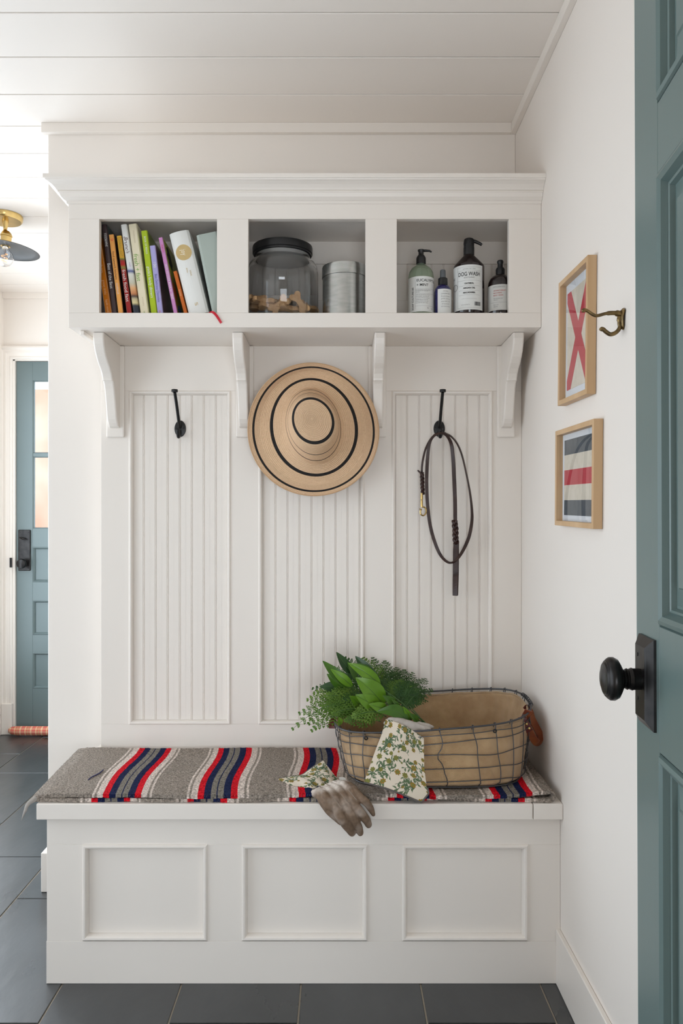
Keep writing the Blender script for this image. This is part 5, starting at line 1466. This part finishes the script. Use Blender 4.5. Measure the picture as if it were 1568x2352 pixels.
# C: dog wash
cx_, cy_ = .3742, 2.257; cr = .0440
Cb = bottle_root('soap_bottle', cx_, cy_, 'tall dark brown dog wash bottle with black pump and large white label')
brn = mat('brown_bottle', (.012, .006, .006), .14, coat=.4)
build('bottle_body', MB().lathe([(.036, zf), (.040, zf + .002), (cr, zf + .012), (cr, zf + .148), (.0425, zf + .152), (.0155, zf + .181), (.0150, zf + .183)], 56, TT(cx_, cy_)), brn, Cb)
build('pump_collar', MB().lathe([(.0155, zf + .183), (.0155, zf + .205), (.0150, zf + .2055), (.0150, zf + .214), (.0155, zf + .2145), (.0152, zf + .222), (.0135, zf + .229), (.009, zf + .232), (.003, zf + .233)], 36, TT(cx_, cy_)), M['blackplastic'], Cb)
build('pump_spout', MB().tube([(cx_ + .004, cy_, zf + .226), (cx_ + .018, cy_, zf + .2235), (cx_ + .032, cy_, zf + .217), (cx_ + .0375, cy_, zf + .213)], [.0055, .005, .0042, .0035], 12), M['blackplastic'], Cb)
wrap(cx_, cy_, cr, zf + .016, zf + .143, -1.55, 1.02, M['label'], Cb)
ctext('DOG WASH', .0160, cx_, cy_, cr, zf + .1165, .02, M['ink'], Cb, width=.0640, bold=.0002)
ctext('SOOTHING', .0062, cx_, cy_, cr, zf + .1065, .02, M['greyink'], Cb, width=.030)
for t_, zz in (('OATMEAL', .090), ('ARGAN OIL', .077), ('MACADAMIA', .064)): ctext(t_, .0056, cx_, cy_, cr, zf + zz, .02, M['ink'], Cb, width=.0038 * len(t_), bold=.00025)
ctext('NATURAL  PET  CARE', .0042, cx_, cy_, cr, zf + .131, .02, M['greyink'], Cb, width=.036)
for zz, aa in ((.1365, .85), (.1265, .85), (.0985, .85), (.0835, .70), (.0705, .70), (.0575, .70), (.047, .5)): rule(cx_, cy_, cr, zf + zz, .02 - aa, .02 + aa, .0004, M['greyink'], Cb)
for aa in (-.78, .92): wrap(cx_, cy_, cr, zf + .022, zf + .1365, aa, aa + .012, M['greyink'], Cb, 'label_line', dr=.0008, seg=3)
rule(cx_, cy_, cr, zf + .022, -.78, .92, .0004, M['greyink'], Cb)
rb_ = random.Random(2); aa = .36
while aa < .78:
    ww = rb_.choice((.008, .014, .022)); wrap(cx_, cy_, cr, zf + .0275, zf + .0385, aa, aa + ww, M['ink'], Cb, 'barcode_bar', dr=.0008, seg=3); aa += ww + rb_.choice((.008, .016))
ctext('32 FL OZ 946 ML', .0036, cx_, cy_, cr, zf + .030, -.22, M['greyink'], Cb, width=.024)
ctext('H', .013, cx_, cy_, cr, zf + .108, -1.16, M['ink'], Cb)
mb = MB(); ra = .0095
mb.tube([(cx_ + (cr + .001) * sin(-1.18 + ra * cos(q) / cr), cy_ - (cr + .001) * cos(-1.18 + ra * cos(q) / cr), zf + .083 + ra * sin(q)) for q in [2 * pi * k / 24 for k in range(24)]], .0004, 4, closed=True)
build('label_emblem', mb, M['ink'], Cb)
# D: brown wash bottle at right
ex, ey = .4620, 2.245; er = .0352
D = bottle_root('soap_bottle', ex, ey, 'dark brown wash bottle with red lettering at the right end of the cubby')
build('bottle_body', MB().lathe([(.030, zf), (.034, zf + .004), (er, zf + .008), (er, zf + .088), (.0345, zf + .098), (.031, zf + .108), (.024, zf + .1165), (.016, zf + .121), (.0125, zf + .123)], 48, TT(ex, ey)), brn, D)
build('pump_collar', MB().lathe([(.0128, zf + .122), (.0130, zf + .138), (.0105, zf + .143), (.0075, zf + .144), (.0072, zf + .154), (.0085, zf + .157), (.0092, zf + .161), (.0075, zf + .1645), (.003, zf + .166)], 32, TT(ex, ey)), M['blackplastic'], D)
wrap(ex, ey, er, zf + .014, zf + .0865, -1.45, 1.45, mat('grey_label', (.52, .51, .48), .6), D)
ctext('HYLUNIER', .0058, ex, ey, er, zf + .0795, -.10, M['greyink'], D, width=.032, spacing=1.3)
for i, t_ in enumerate(('AROMATHERAPY', 'RECOVERY', 'BODY WASH')): ctext(t_, .0052, ex, ey, er, zf + .0690 - i * .0068, -.55, M['redink'], D, align='LEFT', width=.0030 * len(t_))
for i, t_ in enumerate(('with lavender and', 'wild mint')): ctext(t_, .0036, ex, ey, er, zf + .0470 - i * .0042, -.55, M['greyink'], D, align='LEFT')
rule(ex, ey, er, zf + .036, -.9, 1.2, .0005, M['greyink'], D)
for i, t_ in enumerate(('8 FL OZ', '236 ML')): ctext(t_, .0042, ex, ey, er, zf + .0290 - i * .0052, -.55, M['greyink'], D, align='LEFT')
